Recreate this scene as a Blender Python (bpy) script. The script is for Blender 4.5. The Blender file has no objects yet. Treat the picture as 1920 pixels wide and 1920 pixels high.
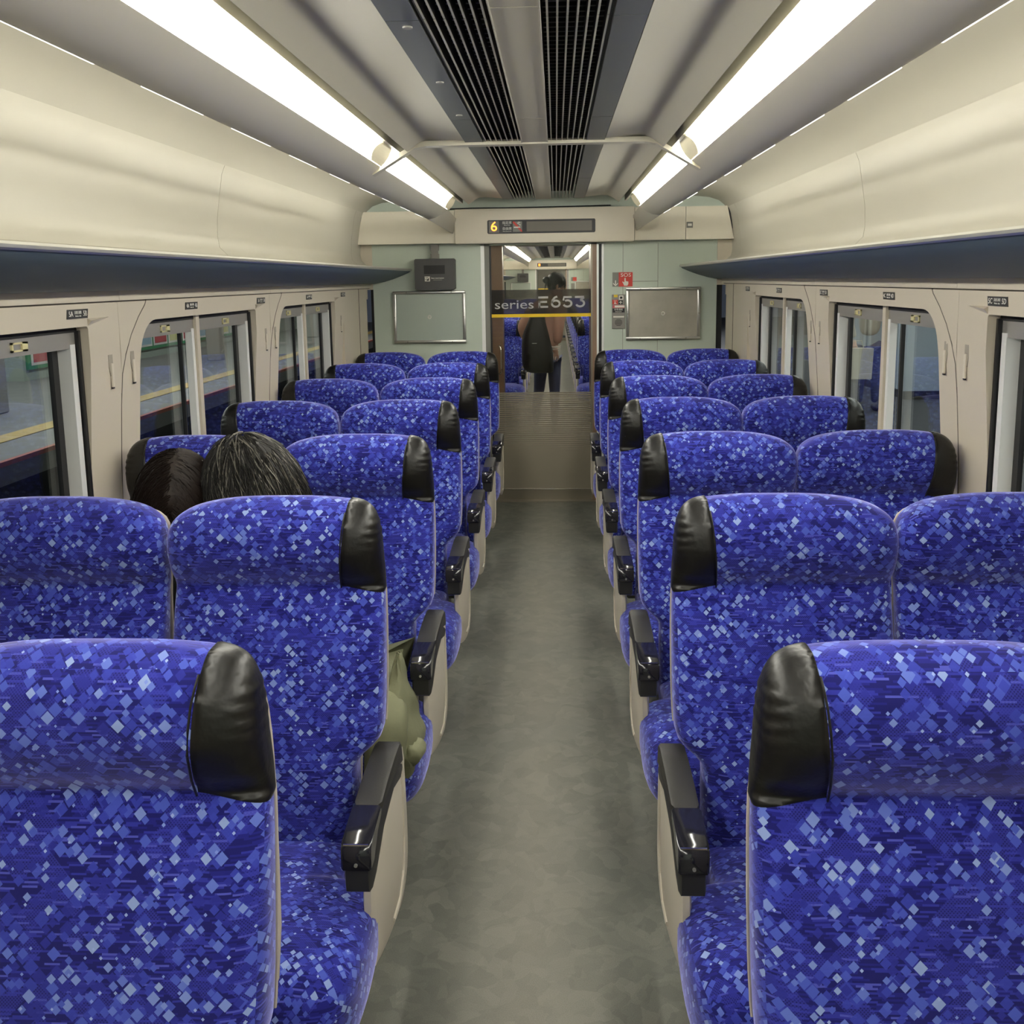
import bpy, bmesh, math, random
from mathutils import Vector, Matrix
random.seed(7)
sc = bpy.context.scene
# ------------------------------------------------------------------ camera
F, PP, VP, ROLL, CPOS = 1850.0, (960, 823), (1042, 523), .015, (.08, 0, 1.68)
cy_ = Vector(((VP[0]-PP[0])/F, -(VP[1]-PP[1])/F, 1)).normalized()
cx_ = Vector((math.cos(ROLL), math.sin(ROLL), 0)); cx_ = (cx_-cy_*cx_.dot(cy_)).normalized()
cz_ = -cx_.cross(cy_)
if cz_.y < 0: cz_ = -cz_
R_ = [[cx_[i], cy_[i], cz_[i]] for i in range(3)]      # rows: right, up, forward in world axes
cam = bpy.data.cameras.new('camera'); co = bpy.data.objects.new('camera', cam); sc.collection.objects.link(co)
co.matrix_world = Matrix(((R_[0][0], R_[1][0], -R_[2][0], CPOS[0]), (R_[0][1], R_[1][1], -R_[2][1], CPOS[1]),
                          (R_[0][2], R_[1][2], -R_[2][2], CPOS[2]), (0, 0, 0, 1)))
cam.sensor_width = 36; cam.lens = F/1920*36; cam.shift_y = -(960-PP[1])/1920; cam.clip_start = .02; cam.clip_end = 200
sc.camera = co
# ------------------------------------------------------------------ world, exposure
w = bpy.data.worlds.new('night'); sc.world = w; w.use_nodes = True
w.node_tree.nodes['Background'].inputs[0].default_value = (.06, .07, .09, 1)
w.node_tree.nodes['Background'].inputs[1].default_value = .5
sc.view_settings.view_transform = 'Standard'; sc.view_settings.look = 'None'
sc.view_settings.gamma = 1; sc.view_settings.use_curve_mapping = False
sc.view_settings.exposure = 0.0
LAMP, COVE, PLAT = 36.0, 3.2, 52.0
LC = (1.0, .978, .88)

# ------------------------------------------------------------------ materials
def mat(name, col, rough=.5, metal=0, spec=.5, emit=None, es=0, bump=None, coat=0, trans=None, sheen=0, var=None):
    m = bpy.data.materials.new(name); m.use_nodes = True; t = m.node_tree; b = t.nodes['Principled BSDF']
    b.inputs['Base Color'].default_value = (*col, 1); b.inputs['Roughness'].default_value = rough
    b.inputs['Metallic'].default_value = metal; b.inputs['Specular IOR Level'].default_value = spec
    b.inputs['Coat Weight'].default_value = coat; b.inputs['Sheen Weight'].default_value = sheen
    if emit: b.inputs['Emission Color'].default_value = (*emit, 1); b.inputs['Emission Strength'].default_value = es
    if bump or var:
        tc = t.nodes.new('ShaderNodeTexCoord')
    if var:
        n = t.nodes.new('ShaderNodeTexNoise'); n.inputs['Scale'].default_value = var[0]; n.inputs['Detail'].default_value = 4
        t.links.new(tc.outputs['Object'], n.inputs['Vector'])
        r = t.nodes.new('ShaderNodeMapRange'); r.inputs[3].default_value = 1-var[1]; r.inputs[4].default_value = 1+var[1]
        t.links.new(n.outputs['Fac'], r.inputs[0])
        v = t.nodes.new('ShaderNodeVectorMath'); v.operation = 'SCALE'; v.inputs[0].default_value = col
        t.links.new(r.outputs[0], v.inputs['Scale']); t.links.new(v.outputs[0], b.inputs['Base Color'])
    if bump:
        n = t.nodes.new('ShaderNodeTexNoise'); n.inputs['Scale'].default_value = bump[0]; n.inputs['Detail'].default_value = 3
        t.links.new(tc.outputs['Object'], n.inputs['Vector'])
        bp = t.nodes.new('ShaderNodeBump'); bp.inputs['Strength'].default_value = bump[1]; bp.inputs['Distance'].default_value = bump[2] if len(bump) > 2 else .002
        t.links.new(n.outputs['Fac'], bp.inputs['Height']); t.links.new(bp.outputs['Normal'], b.inputs['Normal'])
    return m
class NT:
    def __init__(s, t): s.t = t
    def m(s, op, a, b=None, c=None, clamp=False):
        n = s.t.nodes.new('ShaderNodeMath'); n.operation = op; n.use_clamp = clamp
        for i, v in enumerate((a, b, c)):
            if v is None: continue
            if isinstance(v, (int, float)): n.inputs[i].default_value = v
            else: s.t.links.new(v, n.inputs[i])
        return n.outputs[0]
    def comb(s, x, y, z=0):
        n = s.t.nodes.new('ShaderNodeCombineXYZ')
        for i, v in enumerate((x, y, z)):
            if isinstance(v, (int, float)): n.inputs[i].default_value = v
            else: s.t.links.new(v, n.inputs[i])
        return n.outputs[0]
    def wn(s, v):
        n = s.t.nodes.new('ShaderNodeTexWhiteNoise'); n.noise_dimensions = '3D'; s.t.links.new(v, n.inputs['Vector'])
        sp = s.t.nodes.new('ShaderNodeSeparateColor'); s.t.links.new(n.outputs['Color'], sp.inputs[0]); return sp.outputs
    def ramp(s, f, stops, const=False):
        n = s.t.nodes.new('ShaderNodeValToRGB'); e = n.color_ramp.elements
        while len(e) < len(stops): e.new(.5)
        for i, (p, c) in enumerate(stops): e[i].position = p; e[i].color = (*c, 1)
        if const: n.color_ramp.interpolation = 'CONSTANT'
        s.t.links.new(f, n.inputs[0]); return n.outputs[0]
    def mix(s, f, a, b):
        n = s.t.nodes.new('ShaderNodeMix'); n.data_type = 'RGBA'
        for k, v in ((0, f), (6, a), (7, b)):
            if isinstance(v, (int, float)): n.inputs[k].default_value = v
            elif isinstance(v, tuple): n.inputs[k].default_value = (*v, 1)
            else: s.t.links.new(v, n.inputs[k])
        return n.outputs[2]
def glass(name, tint=(.93, .96, .95), refl=.06, extra=None):
    m = bpy.data.materials.new(name); m.use_nodes = True; t = m.node_tree; t.nodes.clear()
    o = t.nodes.new('ShaderNodeOutputMaterial'); mx = t.nodes.new('ShaderNodeMixShader')
    tr = t.nodes.new('ShaderNodeBsdfTransparent'); tr.inputs[0].default_value = (*tint, 1)
    gl = t.nodes.new('ShaderNodeBsdfGlossy'); gl.inputs['Roughness'].default_value = .01; gl.inputs[0].default_value = (.95, .95, .95, 1)
    N = NT(t); ge = t.nodes.new('ShaderNodeNewGeometry'); dp = t.nodes.new('ShaderNodeVectorMath'); dp.operation = 'DOT_PRODUCT'
    t.links.new(ge.outputs['Incoming'], dp.inputs[0]); t.links.new(ge.outputs['Normal'], dp.inputs[1])
    k = N.m('POWER', N.m('SUBTRACT', 1, N.m('ABSOLUTE', dp.outputs['Value']), clamp=True), 5)
    t.links.new(N.m('ADD', N.m('MULTIPLY', k, .7), .035+refl, clamp=True), mx.inputs[0])
    t.links.new(tr.outputs[0], mx.inputs[1]); t.links.new(gl.outputs[0], mx.inputs[2]); t.links.new(mx.outputs[0], o.inputs[0])
    return m
def fabric():
    m = bpy.data.materials.new('blue_moquette'); m.use_nodes = True; t = m.node_tree; N = NT(t); b = t.nodes['Principled BSDF']
    uv = t.nodes.new('ShaderNodeUVMap'); sp = t.nodes.new('ShaderNodeSeparateXYZ'); t.links.new(uv.outputs[0], sp.inputs[0])
    oi = t.nodes.new('ShaderNodeObjectInfo')
    u = N.m('ADD', sp.outputs[0], N.m('MULTIPLY', oi.outputs['Random'], 7.3)); v = sp.outputs[1]
    def H(r, g, bb): q = [((c/255)/12.92 if c < 10 else ((c/255+.055)/1.055)**2.4) for c in (r, g, bb)]; return (q[0]*.76, q[1]*.79, q[2]*.86)
    # horizontal woven streaks
    row = N.m('FLOOR', N.m('MULTIPLY', v, 1/.0026)); ro = N.wn(N.comb(row, 3, 1))
    seg = N.m('FLOOR', N.m('ADD', N.m('MULTIPLY', u, 1/.021), N.m('MULTIPLY', ro[0], 9)))
    st = N.wn(N.comb(seg, row, 5))
    col = N.ramp(st[0], [(0, H(22, 22, 98)), (.45, H(30, 31, 120)), (.74, H(46, 50, 150)), (.93, H(80, 84, 180))], True)
    # cross hatch patches
    P = N.m('MULTIPLY', N.m('ADD', u, v), .7071); Q = N.m('MULTIPLY', N.m('SUBTRACT', u, v), .7071)
    pt = N.wn(N.comb(N.m('FLOOR', N.m('MULTIPLY', P, 1/.028)), N.m('FLOOR', N.m('MULTIPLY', Q, 1/.028)), 9))
    hl = N.m('GREATER_THAN', N.m('FRACT', N.m('MULTIPLY', P, 1/.0032)), .55)
    hl2 = N.m('GREATER_THAN', N.m('FRACT', N.m('MULTIPLY', Q, 1/.0032)), .55)
    hm = N.m('MULTIPLY', N.m('MAXIMUM', hl, hl2), N.m('GREATER_THAN', pt[0], .55))
    col = N.mix(N.m('MULTIPLY', hm, .55), col, H(58, 62, 164))
    def layer(col, cell, seed, prob, h0, h1, stops, strength=1.0, off=0.0):
        p = N.m('ADD', N.m('MULTIPLY', P, 1/cell), off+seed*13.37); q = N.m('ADD', N.m('MULTIPLY', Q, 1/cell), off*.5+seed*5.11)
        r = N.wn(N.comb(N.m('FLOOR', p), N.m('FLOOR', q), seed))
        d = N.m('MAXIMUM', N.m('ABSOLUTE', N.m('SUBTRACT', N.m('FRACT', p), .5)), N.m('ABSOLUTE', N.m('SUBTRACT', N.m('FRACT', q), .5)))
        h = N.m('ADD', N.m('MULTIPLY', r[1], h1-h0), h0)
        mk = N.m('MULTIPLY', N.m('LESS_THAN', d, h), N.m('GREATER_THAN', r[0], 1-prob))
        return N.mix(N.m('MULTIPLY', mk, strength), col, N.ramp(r[2], stops, True))
    mid = [(0, H(42, 46, 142)), (.35, H(56, 66, 168)), (.72, H(74, 88, 188))]
    lt = [(0, H(76, 92, 186)), (.38, H(100, 118, 198)), (.68, H(128, 146, 206)), (.86, H(148, 166, 210))]
    col = layer(col, .0165, 1, .30, .34, .46, mid, .85)
    col = layer(col, .0118, 2, .24, .34, .47, mid, .9, .5)
    col = layer(col, .0148, 3, .17, .34, .47, lt, 1, .3)
    col = layer(col, .0108, 4, .12, .32, .45, lt, 1, .7)
    col = layer(col, .0150, 5, .12, .10, .14, [(0, H(130, 148, 214)), (.5, H(160, 176, 220))], 1, .1)
    t.links.new(col, b.inputs['Base Color'])
    b.inputs['Roughness'].default_value = .85; b.inputs['Specular IOR Level'].default_value = .15
    b.inputs['Sheen Weight'].default_value = .8; b.inputs['Sheen Roughness'].default_value = .45; b.inputs['Sheen Tint'].default_value = (.50, .50, 1, 1)
    return m
def floor_mat():
    m = bpy.data.materials.new('mottled_floor'); m.use_nodes = True; t = m.node_tree; N = NT(t); b = t.nodes['Principled BSDF']
    tc = t.nodes.new('ShaderNodeTexCoord')
    nz = t.nodes.new('ShaderNodeTexNoise'); nz.inputs['Scale'].default_value = 7; nz.inputs['Detail'].default_value = 5; t.links.new(tc.outputs['Object'], nz.inputs['Vector'])
    mp = t.nodes.new('ShaderNodeVectorMath'); mp.operation = 'MULTIPLY_ADD'; mp.inputs[1].default_value = (.12, .12, 0)
    t.links.new(nz.outputs['Color'], mp.inputs[0]); t.links.new(tc.outputs['Object'], mp.inputs[2])
    v1 = t.nodes.new('ShaderNodeTexVoronoi'); v1.inputs['Scale'].default_value = 17; t.links.new(mp.outputs[0], v1.inputs['Vector'])
    s1 = t.nodes.new('ShaderNodeSeparateColor'); t.links.new(v1.outputs['Color'], s1.inputs[0])
    v2 = t.nodes.new('ShaderNodeTexVoronoi'); v2.inputs['Scale'].default_value = 30; t.links.new(mp.outputs[0], v2.inputs['Vector'])
    s2 = t.nodes.new('ShaderNodeSeparateColor'); t.links.new(v2.outputs['Color'], s2.inputs[0])
    base = N.ramp(N.m('ADD', N.m('MULTIPLY', s1.outputs[0], .6), N.m('MULTIPLY', s2.outputs[1], .4)), [(0, (0.102, 0.106, 0.090)), (.5, (0.130, 0.132, 0.112)), (1, (0.164, 0.164, 0.138))])
    n2 = t.nodes.new('ShaderNodeTexNoise'); n2.inputs['Scale'].default_value = 1.1; n2.inputs['Detail'].default_value = 2; t.links.new(tc.outputs['Object'], n2.inputs['Vector'])
    sx = t.nodes.new('ShaderNodeSeparateXYZ'); t.links.new(tc.outputs['Object'], sx.inputs[0])
    worn = N.m('SUBTRACT', 1, N.m('MULTIPLY', N.m('ABSOLUTE', sx.outputs[0]), 4.2), clamp=True)
    col = N.mix(N.m('MULTIPLY', worn, .40), base, (0.208, 0.188, 0.152))
    col = N.mix(N.m('MULTIPLY', N.m('SUBTRACT', n2.outputs['Fac'], .5, clamp=True), 1.4, clamp=True), col, (0.096, 0.112, 0.104))
    gr = t.nodes.new('ShaderNodeTexNoise'); gr.inputs['Scale'].default_value = 420; t.links.new(tc.outputs['Object'], gr.inputs['Vector'])
    gv = t.nodes.new('ShaderNodeMix'); gv.data_type = 'RGBA'; gv.blend_type = 'OVERLAY'; gv.inputs[0].default_value = .35
    t.links.new(col, gv.inputs[6]); t.links.new(gr.outputs['Fac'], gv.inputs[7]); t.links.new(gv.outputs[2], b.inputs['Base Color'])
    b.inputs['Roughness'].default_value = .6; b.inputs['Specular IOR Level'].default_value = .35
    return m
def stripe_mat():      # metallic print on the lower half of the glass: thin lines that close up towards the floor
    m = bpy.data.materials.new('striped_film'); m.use_nodes = True; t = m.node_tree; N = NT(t); b = t.nodes['Principled BSDF']
    tc = t.nodes.new('ShaderNodeTexCoord'); sx = t.nodes.new('ShaderNodeSeparateXYZ'); t.links.new(tc.outputs['Object'], sx.inputs[0])
    z = sx.outputs[2]
    duty = N.m('ADD', .38, N.m('MULTIPLY', N.m('SUBTRACT', .83, z), 1.35), clamp=True)
    f = N.m('FRACT', N.m('MULTIPLY', z, 1/.0165))
    al = N.m('MAXIMUM', N.m('MULTIPLY', N.m('LESS_THAN', f, duty), .93), .42)
    t.links.new(al, b.inputs['Alpha']); b.inputs['Base Color'].default_value = (.36, .32, .25, 1)
    b.inputs['Metallic'].default_value = .5; b.inputs['Roughness'].default_value = .38
    return m
M = dict(
    cream=mat('cream_panel', (.47, .45, .385), .38, spec=.5), creamw=mat('warm_wall_panel', (.60, .54, .44), .42),
    ceil=mat('ceiling_panel', (.50, .475, .385), .45), soff=mat('beam_panel', (.58, .55, .47), .4),
    green=mat('pale_green_panel', (.54, .61, .53), .45), headp=mat('header_panel', (.80, .74, .62), .4), dark=mat('dark_ceiling_strip', (.075, .08, .075), .35), black=mat('black_void', (.006, .006, .007), .7),
    grey=mat('mid_grey_plastic', (.25, .24, .22), .5), rack=mat('slate_rack', (.078, .112, .140), .55, var=(2, .06)),
    alu=mat('brushed_aluminium', (.62, .62, .60), .32, metal=.9), silver=mat('silver_bar', (.84, .85, .84), .35, metal=.15), chrome=mat('chrome', (.75, .7, .62), .12, metal=1),
    blind=mat('blind_bar_metal', (.34, .33, .31), .4, metal=.5), yel=mat('yellow_plastic', (.72, .66, .36), .4),
    fab=fabric(), vinyl=mat('black_vinyl', (.0055, .005, .0045), .36, spec=.42, bump=(26, .45, .006), sheen=0), arm=mat('arm_pad', (.020, .019, .016), .5, bump=(300, .1)),
    gloss=mat('gloss_black', (.010, .010, .016), .12, spec=.6), matte=mat('matt_black', (.018, .018, .018), .5), side=mat('beige_side_panel', (.55, .50, .42), .4),
    shell=mat('seat_shell', (.46, .41, .36), .45), ped=mat('dark_pedestal', (.06, .06, .06), .5), floor=floor_mat(),
    lamp=mat('lamp_diffuser', (1, 1, 1), .5, emit=LC, es=LAMP), led=mat('cove_led', (1, 1, 1), .5, emit=(1, .985, .90), es=COVE),
    cap=mat('lamp_end_cap', (.80, .73, .52), .45, emit=(1, .9, .62), es=.12), glass=glass('window_glass', (.80, .84, .83), .03), dglass=glass('door_glass', (.86, .85, .82), -.02),
    acry=mat('frosted_board', (.42, .48, .43), .18, coat=.4), steel=mat('worn_steel_board', (.42, .40, .34), .42, metal=.45, var=(9, .22)), brown=mat('brown_woodgrain', (.24, .15, .10), .35, var=(6, .15)),
    red=mat('red_print', (.62, .05, .035), .5), white=mat('white_print', (.8, .78, .72), .5), signgrey=mat('grey_print', (.20, .20, .18), .5), dev=mat('charcoal_device', (.065, .065, .068), .45),
    screen=mat('unlit_display', (.13, .115, .09), .35), orange=mat('orange_leds', (1, .3, .05), .5, emit=(1, .27, .03), es=3.2), black2=mat('black_rubber', (.01, .01, .012), .45),
    film=None, stripe=stripe_mat(), hand=mat('sign_yellow', (.75, .55, .03), .5), sl=mat('slat_edge', (.46, .45, .38), .35, metal=.2), slb=mat('slat_body', (.018, .018, .016), .5),
    letter=mat('door_lettering', (.36, .35, .34), .35, metal=.5), yline=mat('yellow_line', (.85, .58, .01), .5), brnz=mat('bronze_kick_plate', (.26, .23, .18), .35, metal=.6),
    seam=mat('panel_joint', (.13, .11, .09), .6), recess=mat('hook_recess', (.36, .32, .26), .5), hook=mat('hook_arm', (.66, .60, .50), .4),
    hair1=mat('dark_brown_hair', (.014, .008, .006), .55, spec=.35), hair2=mat('black_hair', (.010, .009, .008), .52, spec=.4), hairg=mat('grey_hair', (.13, .12, .10), .45),
    skin=mat('skin', (.60, .36, .26), .5, spec=.35), olive=mat('olive_cloth', (.165, .17, .098), .8, bump=(40, .5, .004)), navy=mat('navy_denim', (.06, .075, .17), .85, bump=(60, .3)),
    pink=mat('dusty_pink_cloth', (.55, .33, .25), .85, bump=(30, .5, .005)), pack=mat('black_nylon', (.010, .010, .010), .6, bump=(20, .4, .006)), beige=mat('beige_cloth', (.46, .43, .36), .8, bump=(20, .6, .008)),
    ybg=mat('cream_collar', (.70, .60, .30), .9, bump=(90, .8, .005)), eye=mat('eye_dark', (.02, .01, .01), .3), lip=mat('lips', (.45, .16, .13), .45), bag=mat('pale_paper_bag', (.62, .60, .48), .7),
    plat=mat('platform_paving', (.20, .21, .21), .55, var=(3, .2)), tact=mat('tactile_yellow', (.62, .46, .16), .7, var=(12, .2)), rededge=mat('platform_edge_red', (.5, .16, .12), .7), dk=mat('track_bed_dark', (.02, .022, .026), .9),
    kiosk=mat('pale_green_kiosk', (.34, .40, .36), .6), bluep=mat('pale_blue_panel', (.36, .44, .52), .5), adg=mat('green_ad_frame', (.05, .28, .13), .5), adw=mat('ad_white', (.75, .76, .74), .5),
    adr=mat('ad_red', (.55, .10, .12), .6), adb=mat('ad_blue', (.35, .50, .62), .6), ady=mat('ad_yellow', (.70, .66, .25), .6), conc=mat('station_column', (.42, .42, .40), .7),
    tube=mat('added_station_tube', (1, 1, 1), .5, emit=(1, .985, .93), es=PLAT), dfloor=mat('dark_asphalt', (.05, .055, .065), .8, var=(8, .2)), shoe=mat('dark_shoe', (.03, .03, .035), .5), vest=mat('vestibule_wall', (.50, .47, .40), .4),
    vfloor=mat('vestibule_floor', (.20, .19, .17), .5, var=(10, .12)), tape=mat('seat_label_plate', (.022, .022, .022), .4))
def film():
    m = bpy.data.materials.new('smoked_film'); m.use_nodes = True; t = m.node_tree; t.nodes.clear()
    o = t.nodes.new('ShaderNodeOutputMaterial'); mx = t.nodes.new('ShaderNodeMixShader'); mx.inputs[0].default_value = .24
    tr = t.nodes.new('ShaderNodeBsdfTransparent'); tr.inputs[0].default_value = (.55, .53, .50, 1)
    gl = t.nodes.new('ShaderNodeBsdfPrincipled'); gl.inputs['Base Color'].default_value = (.08, .075, .07, 1); gl.inputs['Roughness'].default_value = .25
    t.links.new(tr.outputs[0], mx.inputs[1]); t.links.new(gl.outputs[0], mx.inputs[2]); t.links.new(mx.outputs[0], o.inputs[0]); return m
M['film'] = film(); M['fill'] = mat('passage_fill', (1, 1, 1), .5, emit=(1, .97, .9), es=45)

# ------------------------------------------------------------------ object helpers
C = sc.collection
def tag(o, label=None, cat=None, group=None, kind=None):
    if label: o['label'] = label
    if cat: o['category'] = cat
    if group: o['group'] = group
    if kind: o['kind'] = kind
    return o
def thing(name, label, cat, loc=(0, 0, 0), group=None):
    o = bpy.data.objects.new(name, None); C.objects.link(o); o.location = loc; o.empty_display_size = .1
    return tag(o, label, cat, group)
def copy_tree(o, parent=None):
    c = o.copy(); C.objects.link(c); c.parent = parent
    for ch in list(o.children): copy_tree(ch, c)
    return c
class MB:
    def __init__(s): s.v = []; s.f = []; s.mi = []; s.cur = 0
    def add(s, vs, fs):
        n = len(s.v); s.v += [tuple(v) for v in vs]; s.f += [tuple(i+n for i in f) for f in fs]; s.mi += [s.cur]*len(fs); return s
    def box(s, x0, x1, y0, y1, z0, z1, bev=0):
        if bev:
            b = bev; pts = []
            prof = [(x0+b, z0), (x1-b, z0), (x1, z0+b), (x1, z1-b), (x1-b, z1), (x0+b, z1), (x0, z1-b), (x0, z0+b)]
            cx, cz = (x0+x1)/2, (z0+z1)/2
            def sh(k): return [(cx+(x-cx)*(1-k*2*b/(x1-x0)), cz+(z-cz)*(1-k*2*b/(z1-z0))) for x, z in prof]
            rings = [[(x, y0, z) for x, z in sh(1)], [(x, y0+b, z) for x, z in prof], [(x, y1-b, z) for x, z in prof], [(x, y1, z) for x, z in sh(1)]]
            return s.loft(rings)
        return s.add([(x, y, z) for x in (x0, x1) for y in (y0, y1) for z in (z0, z1)], [(0, 1, 3, 2), (4, 6, 7, 5), (0, 4, 5, 1), (2, 3, 7, 6), (0, 2, 6, 4), (1, 5, 7, 3)])
    def loft(s, rings, cap=True, closed=True):
        n = len(rings[0]); vs = [p for r in rings for p in r]; fs = []
        for i in range(len(rings)-1):
            for j in range(n if closed else n-1):
                a, b = i*n+j, i*n+(j+1) % n; fs.append((a, b, b+n, a+n))
        if cap: fs.append(tuple(range(n-1, -1, -1))); fs.append(tuple(range((len(rings)-1)*n, len(rings)*n)))
        return s.add(vs, fs)
    def prism(s, poly, axis, a, b):      # poly of 2D points; axis: which coordinate is extruded
        def mk(p, t): return {0: (t, p[0], p[1]), 1: (p[0], t, p[1]), 2: (p[0], p[1], t)}[axis]
        return s.loft([[mk(p, a) for p in poly], [mk(p, b) for p in poly]])
    def tube(s, pts, r, n=8):
        rings = []; P = [Vector(p) for p in pts]; rr = r if isinstance(r, (list, tuple)) else [r]*len(P)
        up = Vector((0, 0, 1))
        for i, p in enumerate(P):
            d = (P[min(i+1, len(P)-1)]-P[max(i-1, 0)]).normalized()
            a = d.cross(up)
            if a.length < .05: a = d.cross(Vector((1, 0, 0)))
            a.normalize(); b = a.cross(d)
            rings.append([tuple(p+(a*math.cos(2*math.pi*k/n)+b*math.sin(2*math.pi*k/n))*rr[i]) for k in range(n)])
        return s.loft(rings)
    def cyl(s, c, axis, r, h, n=20):
        poly = [(math.cos(2*math.pi*k/n)*r, math.sin(2*math.pi*k/n)*r) for k in range(n)]
        if axis == 0: poly = [(c[1]+a, c[2]+b) for a, b in poly]; return s.prism(poly, 0, c[0], c[0]+h)
        if axis == 1: poly = [(c[0]+a, c[2]+b) for a, b in poly]; return s.prism(poly, 1, c[1], c[1]+h)
        poly = [(c[0]+a, c[1]+b) for a, b in poly]; return s.prism(poly, 2, c[2], c[2]+h)
    def ball(s, c, r, n=16, m=10):
        rx, ry, rz = r if isinstance(r, (tuple, list)) else (r, r, r); rings = []
        for i in range(m+1):
            t = math.pi*(.02+.96*i/m); rings.append([(c[0]+rx*math.sin(t)*math.cos(2*math.pi*k/n), c[1]+ry*math.sin(t)*math.sin(2*math.pi*k/n), c[2]-rz*math.cos(t)) for k in range(n)])
        return s.loft(rings)
    def mesh(s, name, mats, smooth=False):
        me = bpy.data.meshes.new(name); me.from_pydata(s.v, [], s.f)
        for m in (mats if isinstance(mats, list) else [mats]): me.materials.append(m)
        if len(set(s.mi)) > 1: me.polygons.foreach_set('material_index', s.mi)
        bm = bmesh.new(); bm.from_mesh(me); bmesh.ops.recalc_face_normals(bm, faces=bm.faces); bm.to_mesh(me); bm.free()
        if smooth: me.polygons.foreach_set('use_smooth', [True]*len(me.polygons)); me.set_sharp_from_angle(angle=math.radians(38 if smooth is True else smooth))
        me.update(); return me
    def build(s, name, mats, parent=None, smooth=False, loc=None, uv=False):
        me = s.mesh(name, mats, smooth)
        if uv: boxuv(me)
        o = bpy.data.objects.new(name, me); C.objects.link(o); o.parent = parent
        if loc: o.location = loc
        return o
def boxuv(me):
    l = me.uv_layers.new(name='UVMap')
    for p in me.polygons:
        n = p.normal; a = max(range(3), key=lambda i: abs(n[i])); o = (0, .37, .71)[a]
        for li in p.loop_indices:
            v = me.vertices[me.loops[li].vertex_index].co
            l.data[li].uv = (v.y, v.z) if a == 0 else ((v.x+o, v.z) if a == 1 else (v.x+o, v.y+o))
def B(name, m, parent, *box, bev=0, label=None, kind=None):
    o = MB().box(*box, bev=bev).build(name, M[m], parent, smooth=bool(bev))
    if label: o['label'] = label
    if kind: o['kind'] = kind
    return o
def text(body, name, m, size, loc, rot, parent=None, ext=.0006, align='CENTER', sx=1):
    cu = bpy.data.curves.new(name, 'FONT'); cu.body = body; cu.size = size; cu.extrude = ext; cu.align_x = align; cu.align_y = 'CENTER'; cu.resolution_u = 3
    tmp = bpy.data.objects.new('tmp', cu); C.objects.link(tmp); bpy.context.view_layer.update()
    me = bpy.data.meshes.new_from_object(tmp.evaluated_get(bpy.context.evaluated_depsgraph_get())); bpy.data.objects.remove(tmp)
    me.materials.clear(); me.materials.append(M[m])
    o = bpy.data.objects.new(name, me); C.objects.link(o); o.parent = parent; o.location = loc; o.rotation_euler = rot; o.scale = (sx, 1, 1); return o

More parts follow.
